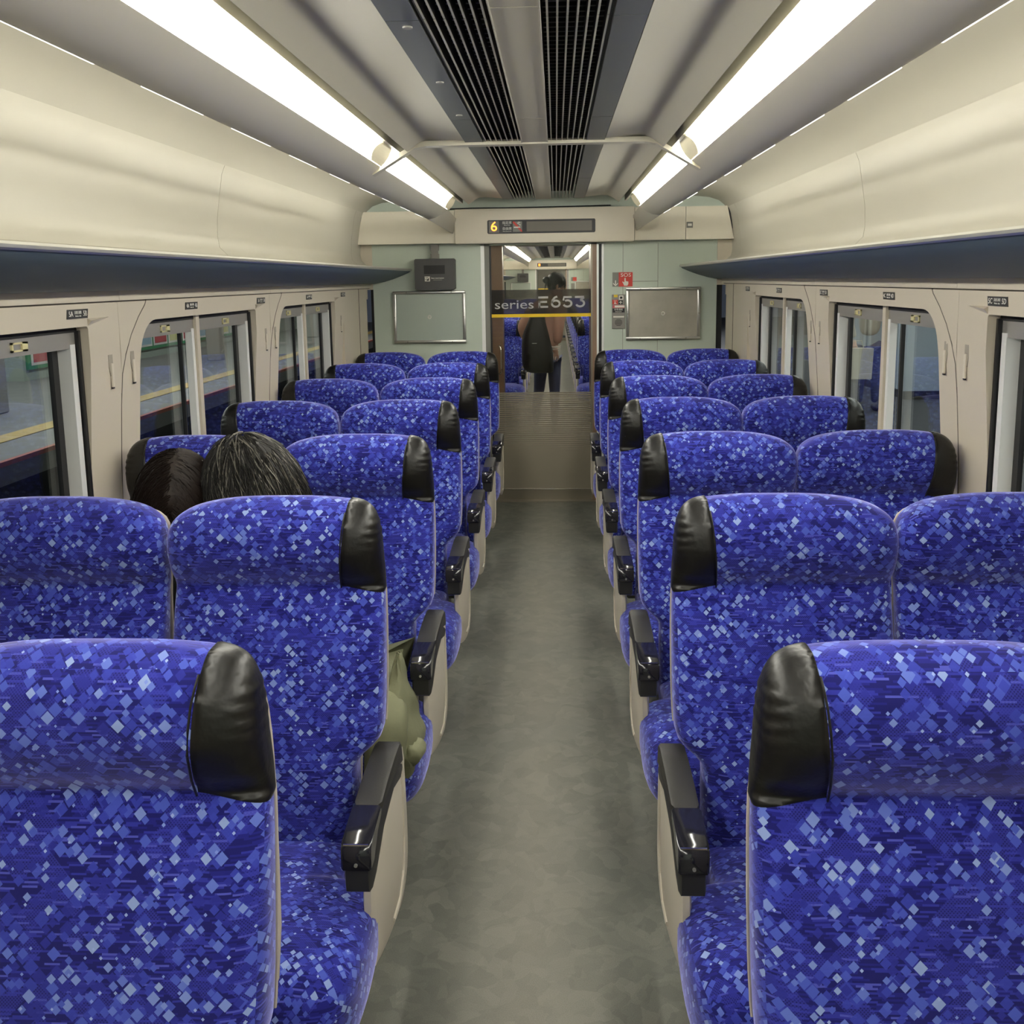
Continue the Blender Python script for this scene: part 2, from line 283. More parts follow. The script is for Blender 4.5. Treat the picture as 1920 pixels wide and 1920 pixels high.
# ------------------------------------------------------------------ carriage shell
YN, YB = -2.6, 7.42
def xw(z):      # side wall half width: leans in slightly towards the top
    return 1.345 if z < 1.0 else (1.345-(z-1.0)/.45*.035 if z < 1.45 else 1.31)
def strip(mb, pts, y0, y1, t=.012):      # sheet with thickness following (x,z) points
    n = len(pts); off = []
    for i in range(n):
        a, b = pts[max(i-1, 0)], pts[min(i+1, n-1)]; dx, dz = b[0]-a[0], b[1]-a[1]; L = math.hypot(dx, dz) or 1
        off.append((pts[i][0]+dz/L*t, pts[i][1]-dx/L*t))
    poly = pts+off[::-1]
    return mb.loft([[(x, y0, z) for x, z in poly], [(x, y1, z) for x, z in poly]])
def mir(pts, s): return [(x*s, z) for x, z in pts]
def shell(y0, y1, yc, near):      # y0..y1 full length, ceiling stops at yc
    sfx = ''
    fl = MB().box(-1.40, 1.40, y0, y1, -.06, 0).build('floor', M['floor']); tag(fl, kind='structure')
    ce = bpy.data.objects.new('ceiling', None); C.objects.link(ce); tag(ce, kind='structure')
    # roof skin above everything
    MB().box(-1.5, 1.5, y0, y1, 2.36, 2.40).build('roof_liner', M['black'], ce)
    for s in (-1, 1):
        T = .012*s
        mb = MB(); strip(mb, mir([(.283, 2.232), (.40, 2.243), (.44, 2.24), (.47, 2.226), (.515, 2.195)], s), y0, yc, -T*1)
        o = mb.build('ceiling_panel', M['ceil'], ce, smooth=True)
        mb = MB(); mb.box(*sorted((s*.517, s*.553)), y0, yc, 2.250, 2.275); mb.build('lamp_groove', M['black2'], ce)
        B('groove_lip', 'ceil', ce, *sorted((s*.556, s*.571)), y0, yc, 2.203, 2.27)
        # beam (lamp carrier) underside and fascia
        mb = MB(); strip(mb, mir([(.625, 2.139), (.665, 2.108), (.71, 2.086), (.752, 2.080), (.764, 2.082), (.768, 2.098), (.760, 2.14)], s), y0, yc-.35, -T)
        mb.build('lamp_beam', M['soff'], ce, smooth=True)
        mb = MB(); a = [(.625, 2.139), (.665, 2.108), (.71, 2.086), (.752, 2.080), (.764, 2.082), (.768, 2.098), (.760, 2.14)]
        bq = [(.64, 2.12), (.643, 2.10), (.648, 2.07), (.652, 2.03), (.656, 2.010), (.664, 2.012), (.67, 2.05)]
        mb.loft([[(x*s, yc-.35, z) for x, z in a], [(x*s, y1-.02, z) for x, z in bq]], cap=False, closed=False); mb.build('beam_end', M['soff'], ce, smooth=True)
        # luggage bay ceiling with rounded outer corner
        mb = MB(); strip(mb, mir([(.70, 2.262), (1.10, 2.262), (1.20, 2.252), (1.27, 2.228), (1.31, 2.195), (1.325, 2.175)], s), y0, y1-.0, -T)
        mb.build('bay_ceiling', M['cream'], ce, smooth=True)
        # centre strips
        ys = [q for q in ([-2.6, -.2, 1.0, 2.2, 3.52, 4.12, 5.6, 6.95] if near else [y0, y0+4, y0+8, y0+12, yc])]
        for a, b2 in zip(ys[:-1], ys[1:]):
            o = B('dark_strip', 'dark', ce, *sorted((s*.207, s*.279)), a+.002, b2-.002, 2.226, 2.24)
            if near:
                for k in range(7):
                    x = s*(.060+.0215*k+.006); nb = MB(); nb.cur = 0; nb.box(x-.0022, x+.0022, a+.003, b2-.003, 2.231, 2.262); nb.cur = 1; nb.box(x-.0022, x+.0022, a+.003, b2-.003, 2.228, 2.231)
                    nb.build('slat', [M['slb'], M['sl']], ce)
            else:
                nb = MB()
                for k in range(7): x = s*(.060+.0215*k+.006); nb.box(x-.003, x+.003, a, b2, 2.226, 2.262)
                nb.build('slat', M['slb'], ce, )['kind'] = 'stuff'
        gb = MB(); y = y0
        while y < yc: gb.box(*sorted((s*.055, s*.205)), y, y+.012, 2.275, 2.30); y += .045 if near else .3
        gb.build('vent_grid', M['slb'], ce)['kind'] = 'stuff'
    ys = [y0, -.2, 2.10, 3.50, 4.12, yc] if near else [y0, y0+5, y0+10, yc]
    for a, b2 in zip(ys[:-1], ys[1:]):
        nb = MB(); nb.box(-.049, .049, a+.003, b2-.003, 2.222, 2.236); nb.build('centre_panel', M['ceil'], ce)
        for s in (-1, 1): B('edge_bead', 'cream', ce, *sorted((s*.0495, s*.0525)), a+.001, b2-.001, 2.219, 2.24)
    if near:
        for y in (2.25, 2.86, 3.42):
            MB().cyl((-.238, y, 2.2225), 2, .011, .004, 20).build('sensor_disc', M['grey'], ce)
        # crossbar rib
        pr = [(-.66, 2.125), (-.485, 2.228), (-.44, 2.236), (.44, 2.236), (.485, 2.228), (.66, 2.125)]
        rb = MB(); rb.loft([[(x, 4.09, z), (x, 4.15, z), (x, 4.15, z-.020), (x, 4.09, z-.020)] for x, z in pr]); rb.build('crossbar', M['ceil'], ce)
    return ce
shell(YN, YB, 6.95, True)

def ring_hole(mb, y0, y1, z0, z1, hole, s, depth, xoff=0):
    cy, cz = sum(p[0] for p in hole)/len(hole), sum(p[1] for p in hole)/len(hole)
    ang = [math.atan2(p[1]-cz, p[0]-cy) for p in hole]; out = []
    for (a, p) in zip(ang, hole):
        dy, dz = math.cos(a), math.sin(a)
        t = min(((y1-cy)/dy if dy > 1e-6 else 1e9), ((y0-cy)/dy if dy < -1e-6 else 1e9), ((z1-cz)/dz if dz > 1e-6 else 1e9), ((z0-cz)/dz if dz < -1e-6 else 1e9))
        out.append([cy+dy*t, cz+dz*t])
    for c in ((y0, z0), (y1, z0), (y1, z1), (y0, z1)):
        a = math.atan2(c[1]-cz, c[0]-cy); k = min(range(len(ang)), key=lambda i: abs(math.atan2(math.sin(ang[i]-a), math.cos(ang[i]-a)))); out[k] = list(c)
    X = lambda z: s*(xw(z)+xoff)
    O = [(X(z), y, z) for y, z in out]; H = [(X(z), y, z) for y, z in hole]; H2 = [(s*(1.365+depth), y, z) for y, z in hole]; O2 = [(s*(1.365+depth), y, z) for y, z in out]
    mb.loft([O2, O, H, H2], cap=False)
def rounded(y0, y1, z0, z1, r_tn, r_tf, r_b, n=10):      # window outline; r_tn near top corner, r_tf far top corner
    pts = []
    def arc(cy, cz, r, a0, a1):
        for i in range(n+1): a = math.radians(a0+(a1-a0)*i/n); pts.append((cy+r*math.cos(a), cz+r*math.sin(a)))
    arc(y1-r_b, z0+r_b, r_b, -90, 0); arc(y1-r_tf, z1-r_tf, r_tf, 0, 90); arc(y0+r_tn, z1-r_tn, r_tn, 90, 180); arc(y0+r_b, z0+r_b, r_b, 180, 270)
    res = []
    for i in range(len(pts)):      # subdivide straight runs
        a, b = pts[i], pts[(i+1) % len(pts)]; k = max(1, int(math.hypot(b[0]-a[0], b[1]-a[1])/.09))
        for j in range(k): res.append((a[0]+(b[0]-a[0])*j/k, a[1]+(b[1]-a[1])*j/k))
    return res
BAYS = [(-2.6, 1.42, -2.4, -.6, 0), (1.42-.0, 3.10, 1.56, 2.89, 2.20), (3.10, 4.78, 3.245, 4.55, 3.86), (4.78, 6.46, 4.93, 6.21, 5.55)]
ZW0, ZW1 = .84, 1.562
wn = [0]
def side_wall(s, y0, y1, bays, near=True):
    name = 'wall_left' if s < 0 else 'wall_right'
    W = bpy.data.objects.new(name, None); C.objects.link(W); tag(W, kind='structure')
    # upper cove panels
    seams = [-2.6, -.2, 2.1, 4.27, 7.08, 7.42] if near else [y0, y0+3, y0+6, y0+9, y0+12, y1]
    for a, b in zip(seams[:-1], seams[1:]):
        mb = MB(); strip(mb, mir([(1.322, 2.178), (1.330, 2.160), (1.338, 2.14), (1.352, 2.06), (1.368, 1.96), (1.372, 1.88), (1.365, 1.835), (1.345, 1.815), (1.33, 1.80)], s), a+.0022, b-.0022, -.012*s)
        mb.build('cove_panel', M['cream'], W, smooth=True)
    B('wall_backing', 'black', W, *sorted((s*1.44, s*1.47)), y0, y1, 1.60, 2.4)
    # lower panels, one per window bay
    for (a, b, wa, wb, mu) in bays:
        mb = MB(); hole = rounded(wa, wb, ZW0, ZW1, .15, .012, .04)
        ring_hole(mb, a+.001, b-.001, .0, 1.628, hole, s, 0)
        mb.build('window_bay_panel', M['creamw'], W, smooth=28)
        mb = MB(); mb.box(*sorted((s*1.302, s*1.34)), a+.001, b-.001, 1.633, 1.70); mb.build('frieze_panel', M['creamw'], W)
        if near and a > 0:      # curved joint line round the near top corner
            pts = [(s*(xw(z)+.0005), a+y, z) for y, z in ((.24, 1.70), (.235, 1.645), (.21, 1.615), (.15, 1.575), (.085, 1.52), (.035, 1.46), (.008, 1.40), (0, 1.30), (0, 1.15), (0, .9), (0, .3))]
            MB().tube(pts, .0022, 6).build('panel_joint', M['seam'], W)
        if near and a > 0:      # hood wedge beside far top corner
            mb = MB(); mb.loft([[(s*xw(1.56), wb-.0, 1.585), (s*(xw(1.56)-.012), wb, 1.578), (s*xw(1.56), wb, 1.563)], [(s*xw(1.56), wb+.14, 1.585), (s*(xw(1.56)-.001), wb+.14, 1.5835), (s*xw(1.56), wb+.14, 1.583)]]); mb.build('hood_wedge', M['creamw'], W)
    mb = MB(); mb.box(*sorted((s*1.315, s*1.33)), y0, y1, 1.628, 1.633); mb.build('frieze_groove', M['seam'], W)
    last = bays[-1][1]
    mb = MB(); mb.box(*sorted((s*1.312, s*1.40)), last+.001, y1-.14, 0, 1.628); mb.build('end_panel', M['creamw'], W)
    B('frieze_panel', 'creamw', W, *sorted((s*1.302, s*1.34)), last, y1, 1.633, 1.70)
    if near: B('end_joint', 'seam', W, *sorted((s*1.309, s*1.32)), 6.98, 6.984, .9, 1.63)
    B('end_window_strip', 'adw', W, *sorted((s*1.36, s*1.37)), y1-.14, y1, .9, 1.55)  # plain panel; its white colour stands in for light through an end window
    B('end_panel', 'black2', W, *sorted((s*1.33, s*1.40)), y1-.14, y1, 0, .9); B('end_panel', 'creamw', W, *sorted((s*1.33, s*1.40)), y1-.14, y1, 1.55, 1.63)
    return W
def window(s, wa, wb, mu):
    wn[0] += 1
    W = bpy.data.objects.new('window_%d' % wn[0], None); C.objects.link(W); tag(W, kind='structure')
    X = lambda a, b: sorted((s*a, s*b))
    B('head_gap', 'black', W, *X(1.345, 1.40), wa-.0, wb+.0, 1.545, 1.575)
    # far jamb: black rubber, silver guide, dark gasket
    B('jamb_seal', 'black2', W, *X(1.335, 1.40), wb-.012, wb, ZW0, 1.55)
    B('blind_guide', 'silver', W, *X(1.345, 1.40), wb-.048, wb-.018, ZW0, 1.51)
    B('gasket', 'black2', W, *X(1.385, 1.40), wb-.080, wb-.048, ZW0, 1.55)
    B('jamb_seal', 'black2', W, *X(1.36, 1.40), wa, wa+.02, ZW0, 1.5)
    # mullion
    B('mullion', 'creamw', W, *X(1.335, 1.372), mu-.012, mu+.022, ZW0, 1.565)
    B('blind_guide', 'silver', W, *X(1.345, 1.372), mu-.040, mu-.014, ZW0, 1.51)
    B('gasket', 'black2', W, *X(1.385, 1.40), mu-.052, mu-.040, ZW0, 1.51)
    # blind hem bars
    for a, b in ((wa+.005, mu-.014), (mu+.024, wb-.006)):
        bb = B('blind_bar', 'blind', W, *X(1.348, 1.358), a, b, 1.498, 1.545)
        c = a+(b-a)*(.52)
        fr = MB(); fr.box(*X(1.343, 1.349), c-.04, c+.04, 1.510, 1.515).box(*X(1.343, 1.349), c-.04, c+.04, 1.530, 1.535).box(*X(1.343, 1.349), c-.04, c-.032, 1.510, 1.535).box(*X(1.343, 1.349), c+.012, c+.04, 1.510, 1.535)
        fr.build('blind_handle', M['yel'], bb)
    for a, b in ((wa+.0, mu-.01), (mu+.01, wb)):
        B('pane', 'glass', W, *X(1.392, 1.396), a, b, ZW0, 1.56)
    B('sill', 'creamw', W, *X(1.33, 1.41), wa, wb, ZW0-.02, ZW0+.004)
for s in (-1, 1):
    side_wall(s, YN, YB, BAYS)
    for b in BAYS: window(s, b[2], b[3], b[4] or -1.5)
# far/near bulkheads
def bulkhead(Y, first=True):
    W = bpy.data.objects.new('wall_bulkhead' if first else 'wall_far_bulkhead', None); C.objects.link(W); tag(W, kind='structure')
    t = .10
    # green panels left and right of the door, with seams
    B('green_panel', 'green', W, -1.285, -.475, Y, Y+t, 0, 1.93)
    for a, b, z0, z1 in ((.435, .575, 0, 1.93), (.578, .832, 1.655, 1.93), (.835, 1.265, 0, 1.93), (.578, .832, 0, 1.652)):
        B('green_panel', 'green', W, a, b, Y, Y+t, z0, z1)
    B('green_panel_backing', 'seam', W, .575, .84, Y+.01, Y+t, 0, 1.93)
    B('green_panel', 'green', W, -1.32, 1.32, Y, Y+t, 1.93, 2.36)
    for s in (-1, 1):
        B('edge_pillar', 'creamw', W, *sorted((s*1.266 if s > 0 else s*1.286, s*1.40)), Y-.001, Y+t, 1.62, 2.0)
        B('edge_pillar', 'black2', W, *sorted((s*1.266 if s > 0 else s*1.286, s*1.31)), Y+.03, Y+t, 0, 1.62)
        # boxed cover panels beside the header
        cuts = [.652, 1.02, 1.34] if s > 0 else [.652, 1.35]
        for i, (a, b) in enumerate(zip(cuts[:-1], cuts[1:])):
            lastp = b > 1.2
            poly = [(s*(a+.002), 1.948), (s*(b-.002+(.03 if lastp else 0)), 1.948), (s*(b-.002-(.022 if lastp else 0)), 2.182), (s*(a+.002), 2.182)]
            MB().prism(poly, 1, Y-.10, Y-.02).build('cover_panel', mat_cover, W)
        MB().prism([(s*1.375, 1.945), (s*1.392, 1.945), (s*1.342, 2.185), (s*1.322, 2.185)], 1, Y-.095, Y-.02).build('cover_gap', M['black2'], W)
        if s > 0:
            B('status_window', 'signgrey', W, .965+.06, .965+.105, Y-.106, Y-.099, 2.03, 2.072)
            B('status_window', 'white', W, 1.034, 1.062, Y-.108, Y-.105, 2.043, 2.060)
    hd = MB().box(-.650, .650, Y-.13, Y-.0, 1.943, 2.188, bev=.006).build('header_panel', M['headp'], W, smooth=True)
    B('header_joint', 'black2', W, -.6525, .6525, Y-.10, Y, 1.95, 2.18)
    return W
mat_cover = mat('cover_panel_gloss', (.78, .73, .61), .10, spec=.6, bump=(5, .5, .02))
bulkhead(YB)
vl = MB().box(-.06, .06, 9.1, 9.7, 2.045, 2.058).build('ceiling_lamp', M['fill']); tag(vl, 'added flat light, out of view, in the brown passage behind the glass door', 'ceiling light')  # unseen lamp added to brighten the person beyond the glass door
MB().box(-1.5, 1.5, YN-.05, YN, 0, 2.4).build('wall_added_behind', M['green'])['kind'] = 'structure'  # unseen wall added to close in the light and feed reflections

# ------------------------------------------------------------------ ceiling lamps and cove lights
ORD = ['first', 'second', 'third', 'fourth', 'fifth', 'sixth', 'seventh', 'eighth', 'ninth', 'tenth', 'eleventh', 'twelfth', 'thirteenth', 'fourteenth', 'fifteenth', 'sixteenth']
def lamps(spans, leds, far=False):
    for s in (-1, 1):
        side = 'left' if s < 0 else 'right'
        for i, (a, b, lab) in enumerate(spans):
            T = thing('ceiling_lamp', lab % side, 'ceiling light', (s*.6, (a+b)/2, 2.18), 'strip lights in the ceiling'+(' of the next carriage' if far else ''))
            my = (a+b)/2; x0, z0, x1, z1 = s*.573, 2.219, s*.622, 2.141
            mb = MB(); rings = []
            for y, k in ((a, 0), (a+.02, 1), (b-.02, 1), (b, 0)):
                rr = []
                for u in range(9):
                    f = u/8; g = math.sin(math.pi*f)*.006*(.4+.6*k)
                    rr.append((x0+(x1-x0)*f-s*g-s*.6, y-my, z0+(z1-z0)*f-g-2.18))
                rr += [(s*.630-s*.6, y-my, -.02), (s*.60-s*.6, y-my, .055), (s*.574-s*.6, y-my, .055)]
                rings.append(rr)
            mb.loft(rings); mb.build('diffuser', M['lamp'], T, smooth=True)
            if not far:
                cp = MB(); L = .30      # translucent end cap with a curved front edge
                for u in range(8):
                    f0, f1 = u/8, (u+1)/8; e0, e1 = L*(.25+.75*math.sin(math.pi*(.05+.8*f0))**.7), L*(.25+.75*math.sin(math.pi*(.05+.8*f1))**.7)
                    def P(f, y, d): return (x0+(x1-x0)*f-s*.6-s*.006*math.sin(math.pi*f)-s*(d+.002), y-my, z0+(z1-z0)*f-.006*math.sin(math.pi*f)-d-.002-2.18)
                    cp.add([P(f0, b-e0, .002), P(f1, b-e1, .002), P(f1, b-.002, .003), P(f0, b-.002, .003), P(f0, b-e0, -.001), P(f1, b-e1, -.001), P(f1, b-.002, -.001), P(f0, b-.002, -.001)],
                           [(0, 1, 2, 3), (7, 6, 5, 4), (0, 4, 5, 1), (2, 6, 7, 3), (1, 5, 6, 2), (0, 3, 7, 4)])
                cp.build('end_cap', M['cap'], T, smooth=True)
        for ki, (a, b) in enumerate(leds):
            T = MB(); T.box(*sorted((s*.7635, s*.7705)), a, b, 2.0835, 2.0905)
            o = T.build('cove_light', M['led']); tag(o, '%s bright slot light from the viewer under the %s lamp beam%s' % (ORD[ki], side, ' in the next carriage' if far else ''), 'cove light', 'slot lights along the %s lamp beam%s' % (side, ' in the next carriage' if far else ''))
sp = [(-2.3, -.10, 'long white strip light above the %s rows behind the viewer'), (.0, 4.06, 'long white strip light nearest the viewer along the %s side of the ceiling'), (4.20, 6.60, 'shorter white strip light beyond the crossbar on the %s side of the ceiling')]
lamps(sp, [(.94+.573*k, .94+.573*k+.36) for k in range(0, 10)])
# hidden-fluorescent style cove lights that wash the upper wall: real fittings on top of the beams
for s in (-1, 1):
    side = 'left' if s < 0 else 'right'
    T = thing('cove_lamp', 'fluorescent cove tray on top of the %s lamp beam washing the wall' % side, 'cove light', (s*.74, 2.2, 2.20))
    MB().box(-.03, .03, -4.7, 4.2, -.045, -.035).build('tray', M['soff'], T)
    MB().box(*sorted((s*.012, s*.026)), -4.6, 4.1, -.03, -.005).build('tube', M['led'], T)

# ------------------------------------------------------------------ luggage racks
def rack(s, y0, y1, lab):
    T = thing('luggage_rack', lab, 'luggage rack', (s*1.15, (y0+y1)/2, 1.75)); my = (y0+y1)/2
    P = lambda pts: [(s*(x-1.15), z-1.75) for x, z in pts]
    under = [(.998, 1.757), (1.01, 1.744), (1.06, 1.722), (1.13, 1.696), (1.20, 1.676), (1.27, 1.665), (1.335, 1.663), (1.335, 1.70), (1.20, 1.72), (1.06, 1.748), (1.0, 1.762)]
    mb = MB(); mb.prism(P(under), 1, y0-my, y1-my); mb.build('underside', M['rack'], T, smooth=True)
    mb = MB(); mb.prism(P([(.990, 1.757), (.996, 1.7525), (1.003, 1.759), (1.003, 1.768), (.994, 1.770), (.989, 1.764)]), 1, y0-my, y1-my); mb.build('front_rail', M['alu'], T, smooth=True)
    mb = MB(); mb.prism(P([(1.003, 1.762), (1.33, 1.762), (1.33, 1.795), (1.32, 1.80), (1.05, 1.772), (1.003, 1.771)]), 1, y0-my, y1-my); mb.build('shelf', M['cream'], T, smooth=True)
rack(-1, YN, YB-.002, 'long slate grey luggage rack along the left wall above the windows')
rack(1, YN, YB-.002, 'long slate grey luggage rack along the right wall above the windows')

# ------------------------------------------------------------------ seats
def cr(pts, n=3):      # Catmull-Rom resample of rows of numbers
    out = []
    for i in range(len(pts)-1):
        p0, p1, p2, p3 = pts[max(i-1, 0)], pts[i], pts[i+1], pts[min(i+2, len(pts)-1)]
        for k in range(n):
            t = k/n; out.append([.5*((2*b)+(-a+c)*t+(2*a-5*b+4*c-d)*t*t+(-a+3*b-3*c+d)*t**3) for a, b, c, d in zip(p0, p1, p2, p3)])
    out.append(list(pts[-1])); return out
#        z     outer  inner  yfront  yback
BACK = [(.38, .185, .215, -.195, -.10), (.46, .185, .215, -.205, -.085), (.55, .186, .218, -.205, -.08), (.615, .190, .222, -.200, -.075), (.665, .238, .236, -.190, -.065),
        (.72, .246, .239, -.178, -.055), (.80, .248, .240, -.158, -.045), (.88, .248, .240, -.135, -.035), (.94, .247, .240, -.112, -.028), (.980, .245, .239, -.094, -.022),
        (.996, .243, .240, -.083, -.02), (1.010, .243, .241, -.088, -.018), (1.035, .243, .244, -.106, -.015), (1.075, .241, .247, -.120, -.012), (1.11, .239, .246, -.119, -.010), (1.14, .234, .238, -.112, -.008),
        (1.160, .226, .222, -.101, -.008), (1.176, .213, .194, -.087, -.010), (1.187, .190, .155, -.074, -.016), (1.195, .14, .105, -.062, -.026), (1.199, .09, .05, -.053, -.034)]
def back_ring(z, wo, wi, yf, yb, s, grow=0, ycut=None):
    # closed ring; front edge full, side rounded by superellipse
    pts = []; n = 44; cx = s*(wo-wi)/2; hw = (wo+wi)/2+grow; cyy = (yf+yb)/2; hd = (yb-yf)/2+grow
    e = 2/5.0
    for k in range(n):
        a = 2*math.pi*(k+.5)/n; c, q = math.cos(a), math.sin(a)
        x = hw*math.copysign(abs(c)**(e*.8), c); y = hd*math.copysign(abs(q)**(e*1.5), q)
        pts.append((cx+x, cyy+y, z))
    return pts
def prep(me, uv=True):
    me.polygons.foreach_set('use_smooth', [True]*len(me.polygons)); me.set_sharp_from_angle(angle=math.radians(50))
    if uv: boxuv(me)
def make_seat(s, aisle, name='train_seat'):
    T = bpy.data.objects.new(name, None); C.objects.link(T); T.empty_display_size = .1
    lv = cr(BACK, 3); mb = MB(); mb.loft([back_ring(*l, s) for l in lv])
    me = mb.mesh('backrest', M['fab']); bm = bmesh.new(); bm.from_mesh(me)
    # split off the vinyl corner cap with clean cuts
    xo = s*(.247-.091)
    g = bm.verts[:]+bm.edges[:]+bm.faces[:]
    bmesh.ops.bisect_plane(bm, geom=g, plane_co=(xo, 0, 1.05), plane_no=Vector((s, 0, -.10)).normalized())
    g = bm.verts[:]+bm.edges[:]+bm.faces[:]
    bmesh.ops.bisect_plane(bm, geom=g, plane_co=(xo, 0, .998), plane_no=Vector((s*.20, 0, 1)).normalized())
    def incap(c): return ((c.x-xo)*s-.10*(c.z-1.05)) > 0 and (c.z-.998+.20*s*(c.x-xo)) > 0
    fc = [f for f in bm.faces if incap(f.calc_center_median())]
    capv = {}; vs = []; fs = []
    bm.normal_update()
    for f in fc:
        idx = []
        for v in f.verts:
            if v not in capv:
                edge = any(not incap(lf.calc_center_median()) for lf in v.link_faces)
                capv[v] = len(vs); vs.append(tuple(v.co+v.normal*(.0005 if edge else .0035)))
            idx.append(capv[v])
        fs.append(tuple(idx))
    bmesh.ops.delete(bm, geom=fc, context='FACES')
    # stitched vertical seams: slight valleys in the lower back
    for v in bm.verts:
        if v.co.z < .99 and v.normal.y < -.3:
            for xs in (-.155, .155):
                d = abs(v.co.x-xs)
                if d < .02: v.co.y += .0035*(1-d/.02)
    bm.to_mesh(me); bm.free(); prep(me)
    bo = bpy.data.objects.new('backrest', me); C.objects.link(bo); bo.parent = T
    cm = bpy.data.meshes.new('vinyl_cap'); cm.from_pydata(vs, [], fs); cm.materials.append(M['vinyl']); bm = bmesh.new(); bm.from_mesh(cm)
    # gathered creases near the outer shoulder
    bmesh.ops.subdivide_edges(bm, edges=bm.edges[:], cuts=1, use_grid_fill=True); bm.normal_update()
    for v in bm.verts:
        u = s*v.co.x; k = max(0, 1-abs(u-.228)/.028)*max(0, 1-abs(v.co.z-1.115)/.05)
        v.co += v.normal*(.0022*k*math.sin(v.co.z*330+u*60))
    bm.to_mesh(cm); bm.free(); prep(cm, False)
    co_ = bpy.data.objects.new('vinyl_cap', cm); C.objects.link(co_); co_.parent = bo
    MB().tube([(xo+s*.10*(z-1.05), -.004+y, z) for z, y in ((.996, -.083), (1.03, -.106), (1.075, -.126), (1.11, -.1265), (1.14, -.119), (1.160, -.105), (1.172, -.092))], .0018, 6).build('cap_stitching', M['vinyl'], bo)
    # hard shell behind
    sh = []
    for l in cr([(.30, .175, .205, -.075, -.03), (.60, .175, .210, -.06, -.02), (.68, .232, .228, -.05, -.02), (.95, .236, .228, -.022, .0), (1.08, .228, .232, -.004, .012), (1.14, .212, .22, .0, .012), (1.165, .18, .18, .0, .006)], 3): sh.append(back_ring(*l, s))
    mb = MB(); mb.loft(sh); o = mb.build('back_shell', M['shell'], T, smooth=True)
    # piping line along the outer side
    MB().tube([(s*(l[1]-.001), (l[3]*.25+l[4]*.75), l[0]) for l in lv if .67 < l[0] < 1.0], .0025, 6).build('side_piping', M['shell'], bo)
    # cushion
    rings = []
    Q = [(-.10, .185, .215, .435, .33), (-.20, .186, .216, .436, .31), (-.318, .188, .222, .438, .29), (-.335, .245, .243, .438, .28), (-.36, .263, .246, .440, .27), (-.45, .268, .246, .442, .26), (-.54, .266, .246, .438, .25), (-.60, .256, .243, .425, .245), (-.64, .238, .232, .40, .25), (-.662, .215, .212, .365, .27), (-.668, .19, .19, .33, .29)]
    if not aisle: Q = [(q[0], min(q[1], .243), min(q[2], .243), q[3], q[4]) for q in Q]
    for y, wo, wi, zt, zb in cr(Q, 3):
        r = []; n = 40; cx = s*(wo-wi)/2; hw = (wo+wi)/2; cz = (zt+zb)/2; hz = (zt-zb)/2
        for k in range(n):
            a = 2*math.pi*(k+.5)/n; c, q = math.cos(a), math.sin(a)
            x = hw*math.copysign(abs(c)**.32, c); z = hz*math.copysign(abs(q)**.5, q); r.append((cx+x, y, cz+z+.006*(1-(x/hw)**2)))
        rings.append(r)
    mb = MB(); mb.loft(rings); me = mb.mesh('cushion', M['fab']); prep(me); o = bpy.data.objects.new('cushion', me); C.objects.link(o); o.parent = T
    # frame and pedestal
    mb = MB(); mb.box(-.19, .19, -.60, -.08, .225, .27, bev=.01); mb.build('seat_pan', M['ped'], T, smooth=True)
    mb = MB(); mb.prism([(-.46, .225), (-.14, .225), (-.20, .02), (-.20, 0), (-.44, 0), (-.44, .02)], 0, -.10, .10); mb.build('pedestal', M['ped'], T)
    # armrest on the outer side
    x0, x1 = sorted((s*.222, s*.278)) if aisle else sorted((s*.190, s*.244))
    def arm(poly, a, b, bev): 
        m2 = MB(); cyy = sum(p[0] for p in poly)/len(poly); czz = sum(p[1] for p in poly)/len(poly)
        def shp(k): return [(cyy+(y-cyy)*(1-k), czz+(z-czz)*(1-k)) for y, z in poly]
        kk = bev/.06
        m2.loft([[(a, y, z) for y, z in shp(kk)], [(a+bev, y, z) for y, z in poly], [(b-bev, y, z) for y, z in poly], [(b, y, z) for y, z in shp(kk)]]); return m2
    ar = arm([(-.075, .575), (-.09, .625), (-.12, .640), (-.20, .642), (-.30, .637), (-.375, .628), (-.375, .612), (-.30, .612), (-.15, .595)], x0, x1, .006).build('armrest_pad', M['arm'], T, smooth=True)
    fr = arm([(-.376, .612), (-.376, .628), (-.44, .622), (-.485, .615), (-.497, .605), (-.500, .585), (-.500, .562), (-.47, .562), (-.42, .60)], x0-.0015, x1+.0015, .004).build('armrest_tip', M['gloss'], T, smooth=True)
    MB().cyl(((x0+x1)/2, -.5035, .574), 1, .0035, .006, 12).build('screw', M['alu'], fr)
    MB().box(x0+.003, x1-.003, -.4935, -.4905, .6095, .6125).build('edge_highlight', M['chrome'], fr)  # thin chrome strip stands in for the highlight along the tip's edge
    arm([(-.07, .56), (-.15, .597), (-.30, .614), (-.42, .602), (-.496, .565), (-.494, .515), (-.485, .508), (-.44, .515), (-.34, .560), (-.20, .575), (-.10, .55)], x0+.002, x1-.002, .004).build('armrest_body', M['matte'], T, smooth=True)
    if aisle:
        xa, xb = sorted((s*.240, s*.266))
        pp = cr([(.015, .56), (.03, .44), (.035, .32), (.012, .245), (-.06, .208), (-.14, .213), (-.28, .245), (-.40, .285), (-.422, .31), (-.425, .38), (-.42, .47), (-.38, .54), (-.28, .575), (-.12, .585), (-.02, .58)], 2)
        sd = arm(pp, xa, xb, .006).build('side_panel', M['side'], T, smooth=True)
        MB().tube([(s*.2665, y, z) for y, z in ((-.05, .565), (-.045, .46), (-.05, .36), (-.075, .29), (-.13, .255), (-.22, .262))], .0045, 6).build('panel_rib', M['side'], sd)
    return T
protos = {(s, a): make_seat(-s if a else s, a) for s in (-1, 1) for a in (True, False)}
ROWY = [1.31+.915*i for i in range(7)]
